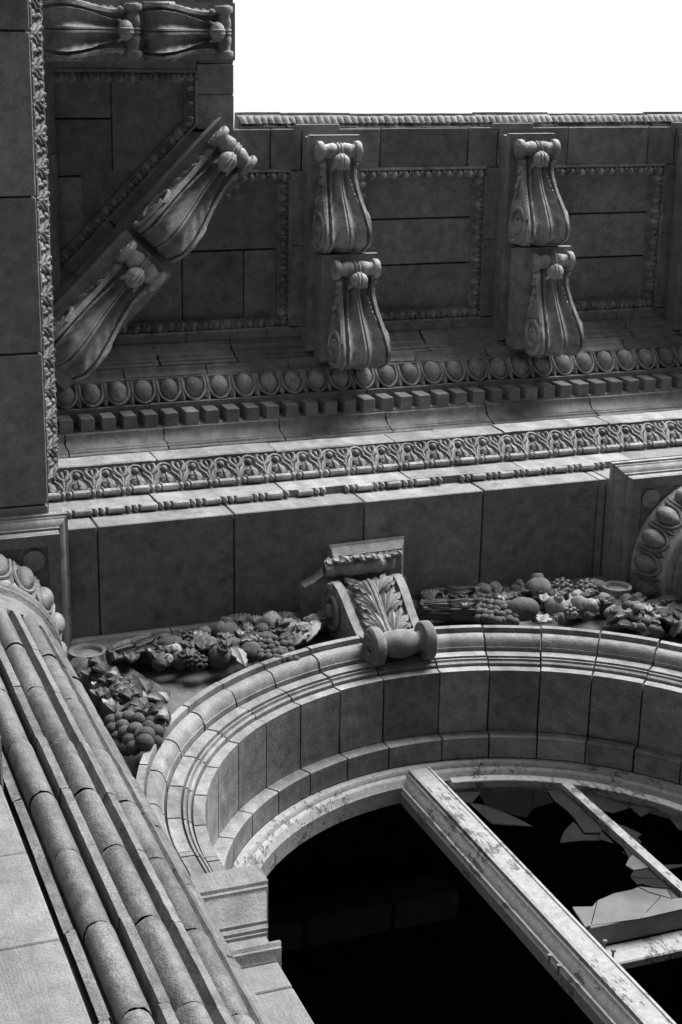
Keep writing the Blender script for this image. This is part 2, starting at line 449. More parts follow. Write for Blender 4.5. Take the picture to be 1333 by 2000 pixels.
# backing above the joints
MB().box(1.7, XE, .86, 4.0, 12.955, 13.08, .01).build('core', 'mortar', corn)
bx = [XL + .003, 4.276, 4.552, 5.263, 6.094, 6.38, 7.076, 7.908, 8.2, XE]
for a, b in zip(bx[:-1], bx[1:]): 
    MB().box(a + .006, b - .006, YM + random.uniform(-.004, .004), 1.165, ZS + random.uniform(-.004, .004), 12.96, .006).build('soffit_block', 'stone', corn, 30)
# back band and rib bands
for a, b in zip([2.75, 3.53, 4.25, 5.3, 6.0, 6.9, 7.7], [3.53, 4.25, 5.3, 6.0, 6.9, 7.7, XE]):
    MB().box(a + .003, b - .003, 2.503, 2.72, ZS, 12.92, .005).build('soffit_block', 'stone', corn, 30)
for C in RIB:
    for y0, y1 in ((1.172, 1.80), (1.80, 2.498)):
        MB().box(C - .30, C + .30, y0, y1 - .004, ZS + random.uniform(-.003, .003), 12.92, .005).build('soffit_block', 'stone', corn, 30)
for C0, C1 in zip(RIB[:-1], RIB[1:]):
    ys = [1.15, 1.612, 2.015, 2.52]
    for y0, y1 in zip(ys[:-1], ys[1:]):
        MB().box(C0 + .28, C1 - .28, y0 + .007, y1 - .007, ZCF + random.uniform(-.004, .004), 12.95, .006).build('coffer_slab', 'stone', corn, 30)
ys = [1.15, 1.60, 2.02, 2.52]
for y0, y1 in zip(ys[:-1], ys[1:]): MB().box(8.68, XE, y0 + .007, y1 - .007, ZCF, 12.95, .006).build('coffer_slab', 'stone', corn, 30)
# triangular coffer beside the corner
for pts in (rect(2.7, 4.47, 1.15, 1.835), rect(2.7, 3.53, 1.835, 2.52), rect(3.53, 4.075, 1.835, 2.52), rect(4.075, 4.47, 1.835, 2.52)):
    x0, y0 = pts[0]; x1, y1 = pts[2]
    MB().box(x0 + .004, x1 - .004, y0 + .007, y1 - .007, ZCF + random.uniform(-.004, .004), 12.95, .006).build('coffer_slab', 'stone', corn, 30)
# diagonal band: n across, t outward
Q = sqrt(.5)
def nt(n, t): return ((n + t) * Q, (n - t) * Q)
ND = 3.40
for t0, t1 in ((-.35, .95), (.958, 2.22)):
    pts = [nt(ND - .27, t0), nt(ND + .27, t0), nt(ND + .27, min(t1, 1.93)), nt(ND, t1), nt(ND - .27, min(t1, 1.93))] if t1 > 2 else [nt(ND - .27, t0), nt(ND + .27, t0), nt(ND + .27, t1), nt(ND - .27, t1)]
    slab(corn, 'soffit_block', pts, ZS - .004, .17)
def eggstrip(parent, P0, P1, inward, wd=.085):
    P0 = Vector((P0[0], P0[1], 0)); P1 = Vector((P1[0], P1[1], 0)); d = (P1 - P0); L = d.length; dn = d.normalized(); inn = Vector((inward[0], inward[1], 0)).normalized()
    prof = [(-.01, ZS - .012), (.012, ZS - .014), (.016, ZS + .012), (wd * .72, ZS + .058), (wd * .8, ZS + .05), (wd, ZS + .052), (wd, ZCF + .02), (-.01, ZCF + .02)]
    def T(a, b, s): p = P0 + dn * s + inn * a; return (p.x, p.y, b)
    MB().prism(prof, 0, L, T).build('moulding_strip', 'carved', parent)
    n = max(1, int(L / .095)); st = L / n
    tdir = (inn * .045 + Vector((0, 0, .030))).normalized()
    nrm = dn.cross(tdir)
    sd = dn
    if nrm.z > 0: sd = -dn; nrm = -nrm
    for i in range(n):
        c = P0 + dn * (st * (i + .5)) + inn * (wd * .45) + Vector((0, 0, ZS + .028))
        nn = Vector(sd).cross(-tdir); ss = Vector(sd)
        if nn.z > 0: nn = -nn; ss = -ss
        unit('small_egg', parent, frame(c + nn * .006, ss, -tdir * 1.05, nn * 1.7))
for C0, C1 in zip(RIB[:-1], RIB[1:]):
    x0, x1 = C0 + .30, C1 - .30
    eggstrip(corn, (x0, 1.168), (x1, 1.168), (0, 1)); eggstrip(corn, (x0, 2.50), (x1, 2.50), (0, -1))
    eggstrip(corn, (x0, 1.245), (x0, 2.42), (1, 0)); eggstrip(corn, (x1, 1.245), (x1, 2.42), (-1, 0), .09)
x1 = RIB[0] - .30
eggstrip(corn, (4.06, 1.168), (x1, 1.168), (0, 1)); eggstrip(corn, (x1, 1.245), (x1, 2.42), (-1, 0), .09); eggstrip(corn, (2.95, 2.50), (x1, 2.50), (0, -1))
eggstrip(corn, nt(ND + .27, .85), nt(ND + .27, 2.04), (Q, Q))

# ---------- ribs and modillions
def modillion_meshes():
    L = .84
    def dep(u):
        P = [(0, .08), (.1, .09), (.25, .12), (.4, .20), (.55, .305), (.66, .37), (.74, .38), (.80, .34), (.84, .22)]
        for (a, x), (b, y) in zip(P[:-1], P[1:]):
            if u <= b + 1e-9:
                t = (u - a) / (b - a); t = t * t * (3 - 2 * t) if False else t; return x + (y - x) * t
        return P[-1][1]
    def depS(u):
        return sum(dep(min(L, max(0, u + k * .012))) for k in (-3, -2, -1, 0, 1, 2, 3)) / 7
    def half(u):
        K = [(0, .168), (.12, .150), (.25, .146), (.4, .165), (.55, .196), (.68, .214), (.78, .208), (.84, .19)]
        for (a, x), (b, y) in zip(K[:-1], K[1:]):
            if u <= b + 1e-9: return x + (y - x) * max(0, (u - a)) / (b - a)
        return K[-1][1]
    nu, nv = 44, 56
    rows = []
    for i in range(nu + 1):
        u = .04 + (L - .04) * i / nu; row = []
        for j in range(nv + 1):
            v = -1 + 2 * j / nv; a = abs(v)
            lw = .40 + .36 * min(1, max(0, (u - .10) / .34)) ** .8
            if a > .86: h = .008
            elif a > lw + .04: h = -.05 + .012 * ((a - lw) / .2)
            elif a > lw: h = .020 - .07 * (a - lw) / .04
            elif a > .15:
                q = (a - .15) / (lw - .15)
                h = -.004 + .026 * q - .066 * sin(pi * q) * (.6 + .4 * u / L)
                h += .0075 * sin(60 * u - 16 * a) * max(0, q) * (1 if u > .2 else .2)
            else: h = .022 - (.022 if a < .035 else 0) - (.026 if a > .115 else 0)
            row.append((u, v * half(u), depS(u) + h))
        rows.append(row)
    b = MB(); b.grid(rows)
    for sgn, jx_ in ((-1, 0), (1, nv)):
        b.grid([[rows[i][jx_], (rows[i][jx_][0], rows[i][jx_][1], 0)] for i in range(nu + 1)])
    b.grid([rows[-1], [(p[0], p[1], 0) for p in rows[-1]]])
    b.grid([rows[0], [(p[0], p[1], 0) for p in rows[0]]])
    out = {'modillion': b}
    r = MB()
    prof = [(.0, -.205), (.045, -.205), (.066, -.2), (.07, -.192), (.071, -.165), (.067, -.152), (.05, -.148), (.046, -.13), (.053, -.09), (.058, -.055), (.048, -.03), (.046, -.026), (.058, -.022), (.06, -.012), (.05, -.006), (.05, .006)]
    prof = prof + [(a, -h) for a, h in prof[:-1][::-1]]
    prof[len(prof) // 2] = (.05, .0)
    r.lathe([(a * 1.15, h) for a, h in prof], lambda x, y, h: (.05 + x, h, .078 + y), 18)
    for sg in (-1, 1):
        sp = [(.05 + .052 * (1 - k / 20) * cos(k * .7), sg * .206, .078 + .052 * (1 - k / 20) * sin(k * .7)) for k in range(18)]
        r.tube(sp, .008, 5)
    out['front_roll'] = r
    c = MB()
    c.ell((.13, 0, .150), (.066, .080, .062), 26, 16)
    for dy in (-.014, .014): c.tube([(.185, dy, .19), (.15, dy, .214), (.11, dy, .210), (.078, dy, .185), (.066, dy, .15)], .009, 6)
    c.tube([(.19, -.078, .128), (.15, -.05, .165), (.145, 0, .178), (.15, .05, .165), (.19, .078, .128)], [.012, .02, .02, .02, .012], 8)
    out['leaf_tip'] = c
    for sg, nm in ((-1, 'a'), (1, 'b')):
        v = MB()
        cu, cd = .655, .175; sp = []
        for k in range(46):
            rr = .165 * (1 - k / 52); an = -.4 + k * .28
            sp.append((cu + rr * cos(an), sg * (half(.655) + .004), cd + rr * sin(an)))
        v.tube(sp, [.021 * (1 - k / 80) for k in range(46)], 7)
        v.ell((cu, sg * half(.655), cd), (.03, .016, .03), 10, 6)
        v.tube([(u, sg * (half(u) + .002), depS(u) - .014) for u in [.06 + .05 * k for k in range(12)]], .016, 6)
        for k in range(5):
            u = .44 - .07 * k
            v.ell((u, sg * (half(u) + .004), .06 + .008 * k - .02 * (k % 2)), (.05, .03, .026), 8, 6, rot=Matrix.Rotation(.5 + .2 * k, 3, 'Y'))
        v.tube([(.56, sg * half(.5), .1), (.42, sg * half(.4), .05), (.25, sg * half(.25), .04)], [.012, .014, .006], 6)
        out['volute_' + nm] = v
    return out
MM = modillion_meshes(); MD = {}
def modillion(parent, org, u, su=1.0, sw=1.0):
    u = Vector((u[0], u[1], 0)); wv = Vector((u.y, -u.x, 0))
    mw = frame(org, u * su, wv * sw, Vector((0, 0, -1)))
    if not MD:
        MD['b'] = MM['modillion'].build('modillion', 'carved', parent); b = MD['b']
        for k, nm in (('front_roll', 'front_roll'), ('leaf_tip', 'leaf_tip'), ('volute_a', 'volute'), ('volute_b', 'volute')):
            MD[k] = MM[k].build(nm, 'carved', b)
    else:
        b = inst(MD['b'], parent)
        for k in ('front_roll', 'leaf_tip', 'volute_a', 'volute_b'): inst(MD[k], b)
    b.matrix_local = mw @ Matrix.Rotation(random.uniform(-.012, .012), 4, 'Z') @ Matrix.Diagonal((1, random.uniform(.97, 1.03), random.uniform(.95, 1.05), 1))
    return b
def ribblock(parent, org, u, L, half, d0, d1, name='bracket_cap'):
    # moulded cap: profile in (across, down), run along u, front end mitred with its own lip
    u = Vector((u[0], u[1], 0)); wv = Vector((u.y, -u.x, 0)); o = Vector(org)
    D = d1 - d0
    pr = [(half - .05, d0 - .02), (half - .045, d0 + .1 * D), (half - .02, d0 + .16 * D), (half - .02, d0 + .3 * D), (half - .008, d0 + .34 * D)] + bez((half - .006, d0 + .4 * D), (half - .03, d0 + .62 * D), (half + .008, d0 + .72 * D), 4) + [(half + .012, d0 + .76 * D), (half + .012, d1)]
    mb = MB()
    rows = []
    for (h, d) in pr:
        e = h - half
        ring = []
        for (a, b) in ((-h, L), (-h, -e), (h, -e), (h, L)):
            ring.append(o + u * b + wv * a + Vector((0, 0, -d)))
        rows.append(ring)
    mb.grid(rows)
    o_ = len(mb.v); r0 = rows[-1]
    mb.add(r0, [(0, 1, 2, 3)])
    mb.grid([[rows[i][3] for i in range(len(rows))], [rows[i][0] for i in range(len(rows))]])
    return mb.build(name, 'stone', parent, 30)
ZU, ZLW = 12.45, 12.20                # undersides of the upper and lower caps
def bracket(parent, o2, u, L1, y_low, L2, su=1.0, half=.21, half2=.26, dw=0.0):
    """o2: plan point of the front of the upper cap; u: plan direction back to the wall; y_low: distance back to the lower cap"""
    u = Vector(u).normalized(); wv = Vector((u[1], -u[0]))
    ribblock(parent, (o2[0], o2[1], ZS + .002), u, L1, half, 0, ZS - ZU)
    p = Vector(o2) + u * y_low + wv * dw
    ribblock(parent, (p.x, p.y, ZU), u, L1 - y_low + .04, half2 - .02, -.04, ZU - ZLW)
    q = Vector(o2) + u * .06
    modillion(parent, (q.x, q.y, ZU), (u[0], u[1]), su, .93)
    q = p + u * .05
    q = q + wv * (.02 if dw > .03 else 0)
    modillion(parent, (q.x, q.y, ZLW), (u[0], u[1]), su * L2, .96)
for C in RIB:
    bracket(corn, (C - .01, .875), (0, 1), 1.78, .945, 1.0, 1.02, dw=.05)
bracket(corn, nt(ND + .0, 2.14), (-Q, Q), 2.4, 1.20, 1.02, 1.27, half=.22, dw=.02)

# ---------- crown of the main cornice
course(corn, 'crown_moulding', [(2.40, 12.765), (2.43, 12.77), (2.435, 12.80), (2.50, 12.84), (2.515, 12.90), (2.535, 12.905), (2.535, 12.95), (2.3, 12.95), (2.3, 12.765)], [XL + .06, 4.42, 5.04, 6.21, 6.95, 7.95, 8.6, XE], TM, 'shaft', off=.014, gap=.01)
s = XL + .1
while s < 8.55:
    unit('leaf_tongue', corn, UF(TM, 2.485, 12.825, s, .07, .085) @ Matrix.Scale(random.uniform(.85, 1.1), 4), 'shaft')
    s += .062
for C in RIB: MB().box(C - .26, C + .14, .79, .845, 12.742, 12.765, .006).build('drip_plate', 'lead', corn)

# ================================================================== SIDE BEAM AND SIDE CORNICE (left)
beam = thing('side_beam', 'dark stone beam running overhead along the left edge with carved border', 'beam')
yj = [YE, -3.9, -2.9, -1.9, -.93, .063, 1.054, 2.045, 3.061, 3.6]
for a, b in zip(yj[:-1], yj[1:]):
    if b > -1.95: MB().box(.485, 1.812, a + .006, b - .006, 9.998 + random.uniform(-.004, .004), 10.262, .006).build('soffit_block', 'stone', beam, 30)
MB().box(.485, 1.812, YE, -1.91, 10.0, 10.262, .006).build('soffit_block', 'stone', beam, 30)
MB().box(.52, 1.79, YE, 3.5, 10.03, 12.9, .004).build('core', 'mortar', beam)
course(beam, 'fascia_block', [(-.2, 10.266), (.05, 10.266), (.05, 10.55), (-.2, 10.55)], [YE, -2.5, -1.5, -.5, .5, 1.5, 2.5, 3.4], TL, 'pale')
course(beam, 'leaf_backing', lf, [YE, -2.4, -1.55, -.7, .15, 1.0, 1.86, 2.72, 3.4], TL, 'carved')
course(beam, 'top_fillet', [(-.2, 10.76), (.212, 10.76), (.22, 10.77), (.222, 10.98), (-.2, 10.99)], [YE, -1.2, 1.1, 3.3], TL, 'pale')
s = -.45
while s < 3.12:
    m = UF(TL, .08, 10.545, s, .115, .2)
    unit('leaf_loop', beam, wob(m), 'shaft'); unit('leaf_bud', beam, m, 'shaft'); unit('tulip', beam, wob(UF(TL, .08, 10.545, s + .106, .115, .2)), 'shaft')
    unit('reel', beam, UF(TL, .083, 10.515, s, 0, 1), 'shaft')
    for ds in (.083, .13): unit('bead', beam, UF(TL, .083, 10.515, s + ds, 0, 1), 'shaft')
    s += .2125
MB().box(-3.0, .48, YE, 4.1, 10.25, 10.55, .02).build('added_ceiling_slab', 'stone', beam)  # unseen ceiling slab, added to cut sky light from the left
sidec = thing('side_cornice', 'bracketed cornice over the left beam turning toward the viewer', 'cornice')
course(sidec, 'frieze_block', [(-.2, 11.0), (0, 11.0), (0, 11.788), (-.2, 11.788)], [YE, 3.2], TL)
course(sidec, 'bed_moulding', bedF, [YE, -1.0, 1.0, 3.1], TL, 'pale')
course(sidec, 'egg_backing', egb, [YE, -1, 1.0, 3.0], TL, 'carved')
course(sidec, 'bed_moulding', up1, [YE, -1, 1.0, 2.9], TL)
course(sidec, 'bed_moulding', up2, [YE, -1, 1.0, 2.8], TL)
MB().box(1.7, 3.93, YE, .855, 12.957, 13.08, .01).build('core', 'mortar', sidec)
fy = [YE, -2.6, -1.0, -.30, .31, .555, .83]
for a, b in zip(fy[:-1], fy[1:]):
    MB().box(3.645, XL, a + .003, b - .003, ZS + random.uniform(-.004, .004), 12.96, .006).build('soffit_block', 'stone', sidec, 30)
MB().box(2.2, 3.64, -.235, .365, ZS, 12.92, .005).build('soffit_block', 'stone', sidec, 30)
for (x0, x1, y0, y1) in ((2.2, 2.962, .34, .747), (2.2, 2.962, .747, 1.198), (2.2, 2.962, 1.198, 2.5), (2.962, 3.66, .34, 1.3)):
    MB().box(x0 + .004, x1 - .004, y0 + .007, y1 - .007, ZCF + .002 + random.uniform(-.003, .003), 12.95, .006).build('coffer_slab', 'stone', sidec, 30)
MB().box(2.2, 3.66, -3.6, -.24, ZCF, 12.95, .006).build('coffer_slab', 'stone', sidec, 30)
eggstrip(sidec, (2.3, .37), (3.64, .37), (0, 1)); eggstrip(sidec, (3.64, .445), (3.64, .80), (-1, 0)); eggstrip(sidec, nt(ND - .27, .35), nt(ND - .27, 2.02), (-Q, -Q))
bracket(sidec, (3.865, .062), (-1, 0), 1.62, .80, .98, .9, half=.205, half2=.24)
course(sidec, 'crown_moulding', [(2.13, 12.765), (2.142, 12.77), (2.142, 12.95), (2.0, 12.95), (2.0, 12.765)], [YE, -1.5, .86], TL, 'stone')

# ================================================================== WALL BEHIND THE GARLANDS
wall = thing('wall', 'shaded stone wall behind the fruit garlands and around the arch', 'wall')
YW = 4.15; XC, ZC = 4.0, 7.0
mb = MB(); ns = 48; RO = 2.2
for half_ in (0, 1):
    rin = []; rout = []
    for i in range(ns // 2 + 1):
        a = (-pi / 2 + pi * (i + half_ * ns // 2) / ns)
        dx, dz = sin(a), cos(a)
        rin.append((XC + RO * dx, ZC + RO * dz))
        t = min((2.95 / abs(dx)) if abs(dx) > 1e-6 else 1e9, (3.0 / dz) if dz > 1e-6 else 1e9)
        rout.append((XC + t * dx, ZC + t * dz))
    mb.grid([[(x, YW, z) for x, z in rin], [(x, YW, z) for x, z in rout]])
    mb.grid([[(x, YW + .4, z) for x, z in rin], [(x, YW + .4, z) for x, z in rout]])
mb.build('spandrel', 'dark_wall', wall, 30)
MB().box(6.95, XE, YW, 4.6, -1.6, 10.0, .006).build('wall_panel', 'stone', wall)
MB().box(-2.6, 1.04, YW, 4.6, -1.6, 10.0, .006).build('wall_panel', 'stone', wall)
MB().box(-3.0, -2.6, -14, 4.6, -1.6, 10.24, .02).build('wall_panel', 'stone', wall)  # out-of-view side wall, added to keep light off the left-facing faces
def TWm(p, z, s): return (s, YW - p, z)
for a, b in zip([1.7, 2.62, 3.58], [2.62, 3.58, 3.75]): MB().prism([(-.05, 9.86), (.03, 9.86), (.04, 9.89), (.09, 9.93), (.115, 9.94), (.12, 9.998), (-.05, 9.998)], a + .004, b - .004, TWm, .003).build('top_moulding', 'stone', wall)
for a, b in zip([4.25, 5.2], [5.2, 6.2]): MB().prism([(-.05, 9.86), (.03, 9.86), (.04, 9.89), (.09, 9.93), (.115, 9.94), (.12, 9.998), (-.05, 9.998)], a + .004, b - .004, TWm, .003).build('top_moulding', 'stone', wall)

# ================================================================== ARCH
archway = thing('arch_surround', 'pale moulded stone arch over the dark broken window', 'arch')
def ring(prof, a0, a1, n=6, jit=0.0):
    """prof in (radius, Y), swept from angle a0 to a1 (0 = crown, positive to the right)"""
    mb = MB(); rows = []
    for k in range(n + 1):
        a = a0 + (a1 - a0) * k / n
        rows.append([(XC + r * sin(a + (random.uniform(-jit, jit) / r if k in (0, n) else 0)), y, ZC + r * cos(a)) for r, y in prof])
    m = len(prof); mb.grid(rows, True)
    mb.f.append(tuple(range(m))[::-1]); mb.f.append(tuple(n * m + i for i in range(m)))
    return mb
vprof = [(1.914, 4.595), (1.914, 4.148), (1.980, 4.146), (1.982, 4.175), (1.991, 4.175), (1.994, 4.128), (2.008, 4.118), (2.014, 4.13), (2.018, 4.13), (2.022, 4.106), (2.034, 4.106), (2.037, 4.14), (2.046, 4.14), (2.049, 4.096), (2.122, 4.094), (2.125, 4.13), (2.136, 4.13), (2.140, 4.07)] + bez((2.145, 4.068), (2.160, 3.995), (2.220, 4.0), 5) + [(2.232, 4.0), (2.234, 4.02), (2.243, 4.02), (2.246, 3.967), (2.29, 3.965), (2.296, 3.985), (2.296, 4.20), (2.2, 4.595)]
STP = 10.3
edges = [-90] + [-6.15 - STP * k for k in range(8, -1, -1)] + [6.15 + STP * k for k in range(9)] + [90]
for a, b in zip(edges[:-1], edges[1:]):
    g = .006 / 2.0
    dy = random.uniform(-.004, .004)
    ring([(r, y + dy) for r, y in vprof], radians(a) + g, radians(b) - g, 6 if b - a > 6 else 3, .004).build('voussoir', 'pale', archway)
    ring([(1.82, 4.752), (1.82, 4.603), (1.828, 4.597), (1.91, 4.597), (1.93, 4.61), (1.93, 4.752)], radians(a) + g, radians(b) - g, 6 if b - a > 6 else 3, .003).build('reveal_block', 'pale', archway)
ring([(1.94, 4.55), (1.94, 4.20), (2.18, 4.20), (2.18, 4.55)], -pi / 2, pi / 2, 40).build('core', 'mortar', archway)
ring([(1.85, 4.74), (1.85, 4.64), (1.92, 4.64), (1.92, 4.74)], -pi / 2, pi / 2, 40).build('core', 'mortar', archway)
# stilted feet, imposts and jambs on both sides
def side(sg):
    def TX(r, y, z): return (XC + sg * r, y, z)
    mb = MB(); mb.prism(vprof, 6.64, 6.9985, TX, .002).build('voussoir', 'pale', archway)
    MB().prism([(1.82, 4.752), (1.82, 4.603), (1.828, 4.597), (1.91, 4.597), (1.93, 4.61), (1.93, 4.752)], 6.64, 6.9985, TX).build('reveal_block', 'pale', archway)
    # impost: (projection q, z) profile wrapped round the jamb corner
    prof = [(.165, 6.625), (.165, 6.46), (.15, 6.452), (.148, 6.435), (.135, 6.43)] + bez((.13, 6.425), (.10, 6.36), (.062, 6.30), 5) + [(.06, 6.285), (.045, 6.28), (.052, 6.262), (.045, 6.245), (.03, 6.24), (.03, 6.23), (.015, 6.225), (.012, 6.115), (.06, 6.105), (.064, 6.085), (.05, 6.07), (.05, 6.055), (.012, 6.04), (0.0, 6.03)]
    rows = []
    for q, z in prof:
        rin = 1.93 - q * .6
        rows.append([(XC + sg * 2.9, YW - q, z), (XC + sg * rin, YW - q, z), (XC + sg * rin, 4.75, z)])
    mb = MB(); mb.grid(rows); mb.add([rows[0][0], rows[0][1], rows[0][2], (XC + sg * 2.9, 4.75, 6.625)], [(0, 1, 2, 3)])
    mb.build('impost', 'tool', archway, 30)
    z = [6.03, 5.815, 5.1, 4.3, 3.4, 2.4, 1.4, .4, -1.6]
    for a, b in zip(z[:-1], z[1:]):
        x0, x1 = sorted((XC + sg * 2.9, XC + sg * 1.93))
        MB().box(x0, x1, YW + random.uniform(-.003, .003), 4.75, b + .003, a - .003, .006).build('jamb_block', 'tool', archway, 30)
side(-1); side(1)

# ================================================================== KEYSTONE CONSOLE
key = thing('keystone_console', 'scrolled acanthus bracket at the crown of the arch under the beam', 'keystone')
pl = [(4.378, 3.535), (4.378, 4.14), (3.585, 4.14), (3.585, 3.81)] + [(3.60 + .0, 3.80), (3.66, 3.775), (3.72, 3.735), (3.765, 3.68), (3.79, 3.62), (3.80, 3.545)]
mb = MB()
lay = [(0.0, 9.997), (0.0, 9.965), (.012, 9.958), (.02, 9.93), (.05, 9.90), (.055, 9.885)]
cpx, cpy = 3.98, 4.2
rows = []
for e, z in lay: rows.append([(x - e * (1 if x > 4.2 else 0), y + e * (1 if y < 3.6 else 0), z) for x, y in pl])
mb.grid(rows, True); n_ = len(pl); mb.add(rows[-1], [tuple(range(n_))]); mb.build('cap_plate', 'pale', key, 30)
# side cheeks and rims follow one S curve in (Y, Z)
SC_ = [(3.90, 9.90), (3.80, 9.88), (3.748, 9.80), (3.745, 9.71), (3.78, 9.62), (3.84, 9.53), (3.905, 9.44), (3.965, 9.34), (4.02, 9.24), (4.055, 9.17), (4.06, 9.10)]
def sc(t):
    x = t * (len(SC_) - 1); i = min(int(x), len(SC_) - 2); f = x - i
    p = [SC_[max(0, min(len(SC_) - 1, i + k))] for k in (-1, 0, 1, 2)]
    return tuple(.5 * ((2 * p[1][c]) + (-p[0][c] + p[2][c]) * f + (2 * p[0][c] - 5 * p[1][c] + 4 * p[2][c] - p[3][c]) * f * f + (-p[0][c] + 3 * p[1][c] - 3 * p[2][c] + p[3][c]) * f ** 3) for c in (0, 1))
def kh(t): return .278 - .05 * t
NT = 34
rows = []
for i in range(NT + 1):
    t = i / NT; y, z = sc(t); hw = kh(t); row = []
    for v, h in ((-1, 0), (-.76, 0), (-.74, .045), (-.5, .05), (-.2, .03), (0, .02), (.2, .03), (.5, .05), (.74, .045), (.76, 0), (1, 0)):
        row.append((XC + v * hw, y + h, z))
    rows.append([(XC - hw, 4.14, z - .0)] + row + [(XC + hw, 4.14, z)])
mb = MB(); mb.grid(rows); mb.build('scroll_body', 'stone', key, 40)
for sg in (-1, 1):
    mb = MB()
    for k0, (cy, cz, r0) in enumerate(((3.935, 9.715, .175),)):
        sp = [(XC + sg * (kh(.2) + .004), cy + r0 * (1 - k / 50) * cos(pi - k * .3), cz + r0 * (1 - k / 50) * sin(pi - k * .3)) for k in range(44)]
        mb.tube(sp, [.026 * (1 - k / 70) for k in range(44)], 8)
        mb.lathe([(0, .05), (.03, .05), (.05, .035), (.05, 0), (.085, 0), (.095, -.02)], lambda x, y, h: (XC + sg * (kh(.2) + h), cy + x, cz + y), 20)
    mb.build('volute', 'pale', key)
# lower roll
mb = MB()
pr = [(0, -.205), (.05, -.205), (.055, -.225), (.118, -.225), (.134, -.212), (.136, -.165), (.128, -.152), (.075, -.148), (.066, -.12), (.084, -.08), (.096, -.04), (.1, 0)]
pr = pr + [(a, -h) for a, h in pr[:-1][::-1]]
mb.lathe(pr, lambda x, y, h: (XC - .02 + h, 3.975 + x, 9.075 + y), 28)
for sg in (-1, 1):
    mb.tube([(XC - .02 + sg * .224, 3.975 + .11 * (1 - k / 24) * cos(k * .55), 9.075 + .11 * (1 - k / 24) * sin(k * .55)) for k in range(21)], .014, 6)
mb.build('lower_roll', 'stone', key)
# leaf roll under the plate
mb = MB()
rows = []
for i in range(41):
    s_ = -.27 + .54 * i / 40; e = 1 - (abs(s_) / .29) ** 4
    rr = .058 * (.6 + .4 * e) * (1 + .06 * sin(s_ * 52) + .05 * sin(s_ * 140))
    rows.append([(XC - .02 + s_, 3.675 + rr * 1.1 * cos(a) , 9.845 + rr * sin(a) + .01 * sin(s_ * 30)) for a in [2 * pi * k / 14 for k in range(14)]])
mb.grid(rows, True)
for k in range(11):
    x = XC - .27 + .05 * k; q_ = random.uniform(-.02, .03)
    mb.leaf((x, 3.64, 9.90), (x + .035, 3.60 + q_, 9.775 + q_), (random.uniform(-.3, .3), -1, -.3), .045, 3, .035, .014, 12, fold=.6, serr=.5)
mb.build('leaf_roll', 'stone', key)
# central ribbed stem
mb = MB()
for dx in (-.022, 0, .022):
    mb.tube([(XC + dx * (1.5 - t), sc(t)[0] + .012 - (.012 if dx == 0 else 0), sc(t)[1]) for t in [.28 + .68 * k / 16 for k in range(17)]], .0125, 7)
mb.build('stem', 'pale', key)
for sg in (-1, 1):
    for k, t0 in enumerate((.93, .76, .59, .43)):
        for m_, (an, ln) in enumerate(((12, .24), (30, .215), (52, .165), (76, .115))):
            b = Vector((XC + sg * .022, sc(t0)[0] + .015, sc(t0)[1]))
            t1 = max(.10, t0 - ln * cos(radians(an)) / .92)
            dx = min(.045 + ln * sin(radians(an)), .185 - .02 * t0)
            e_ = Vector((XC + sg * dx, sc(t1)[0] - .022 - .014 * m_, sc(t1)[1]))
            MB().leaf(b, e_, (0, -1, -.35), .034, 3, .022, .016, 14, fold=.7, cup=-.10, serr=.55).build('acanthus_leaf', 'stone', key, 50)

# ================================================================== COLUMNS
NF = 16
def column_meshes():
    out = {}
    R0 = .562; per = 2 * pi / NF
    def section(depth, cable, R=R0):
        pts = []
        for k in range(NF):
            a0 = k * per
            fw = .09 * per
            L = [(-fw, R), (-fw * .3, R), (fw * .3, R), (fw, R)]
            gw = .078 * per
            L += [(fw + gw * .12, R - .07 * depth), (fw + gw, R - .10 * depth)]
            a1 = fw + gw; a2 = per - fw - gw
            for i in range(13):
                q = -cos(pi * i / 12)
                L.append((a1 + (a2 - a1) * (q + 1) / 2, R - (.10 - .112 * cable * max(0, 1 - abs(q * .995) ** 2.1) ** .48) * depth))
            L += [(per - fw - gw, R - .10 * depth), (per - fw - gw * .12, R - .07 * depth)]
            for a, r in L: pts.append((r * cos(a0 + a), r * sin(a0 + a), a))
        return pts
    def drum(z0, z1, R):
        mb = MB(); rows = []
        Ls = [(z0, .92, .003), (z0 + .012, .98, 0)] + [(z0 + .05 + (z1 - z0 - .1) * k / 6, 1.0, 0) for k in range(7)] + [(z1 - .015, .95, 0), (z1, .84, .003)]
        for z, cb, e in Ls:
            row = []
            for x, y, a in section(1, cb, R):
                k_ = (1 - e) * (1 + random.uniform(-.0035, .0035)); row.append((x * k_, y * k_, z + random.uniform(-.004, .004) * (e > 0)))
            rows.append(row)
        mb.grid(rows, True); n = len(rows[0])
        return mb
    out['drum'] = drum
    def top(z0, zt, z1):
        mb = MB(); rows = []
        zs = [z0, z0 + .05, zt - .12] + [zt - .12 + .125 * k / 9 for k in range(1, 10)] + [z1]
        fw = .208 * per; hw = per / 2 - fw
        for z in zs:
            row = []
            for x, y, a in section(1, 1, R0):
                r = sqrt(x * x + y * y); an = math.atan2(y, x)
                q = (a - per / 2) / (per / 2 - .09 * per)
                lim = zt - .085 * (1 - sqrt(max(0, 1 - min(1, abs(q)) ** 2)))
                dd = 1 if z < lim else 0
                r2 = R0 + (r - R0) * dd
                row.append((r2 * cos(an), r2 * sin(an), z))
            rows.append(row)
        mb.grid(rows, True); return mb
    out['top'] = top
    return out
CMf = column_meshes()
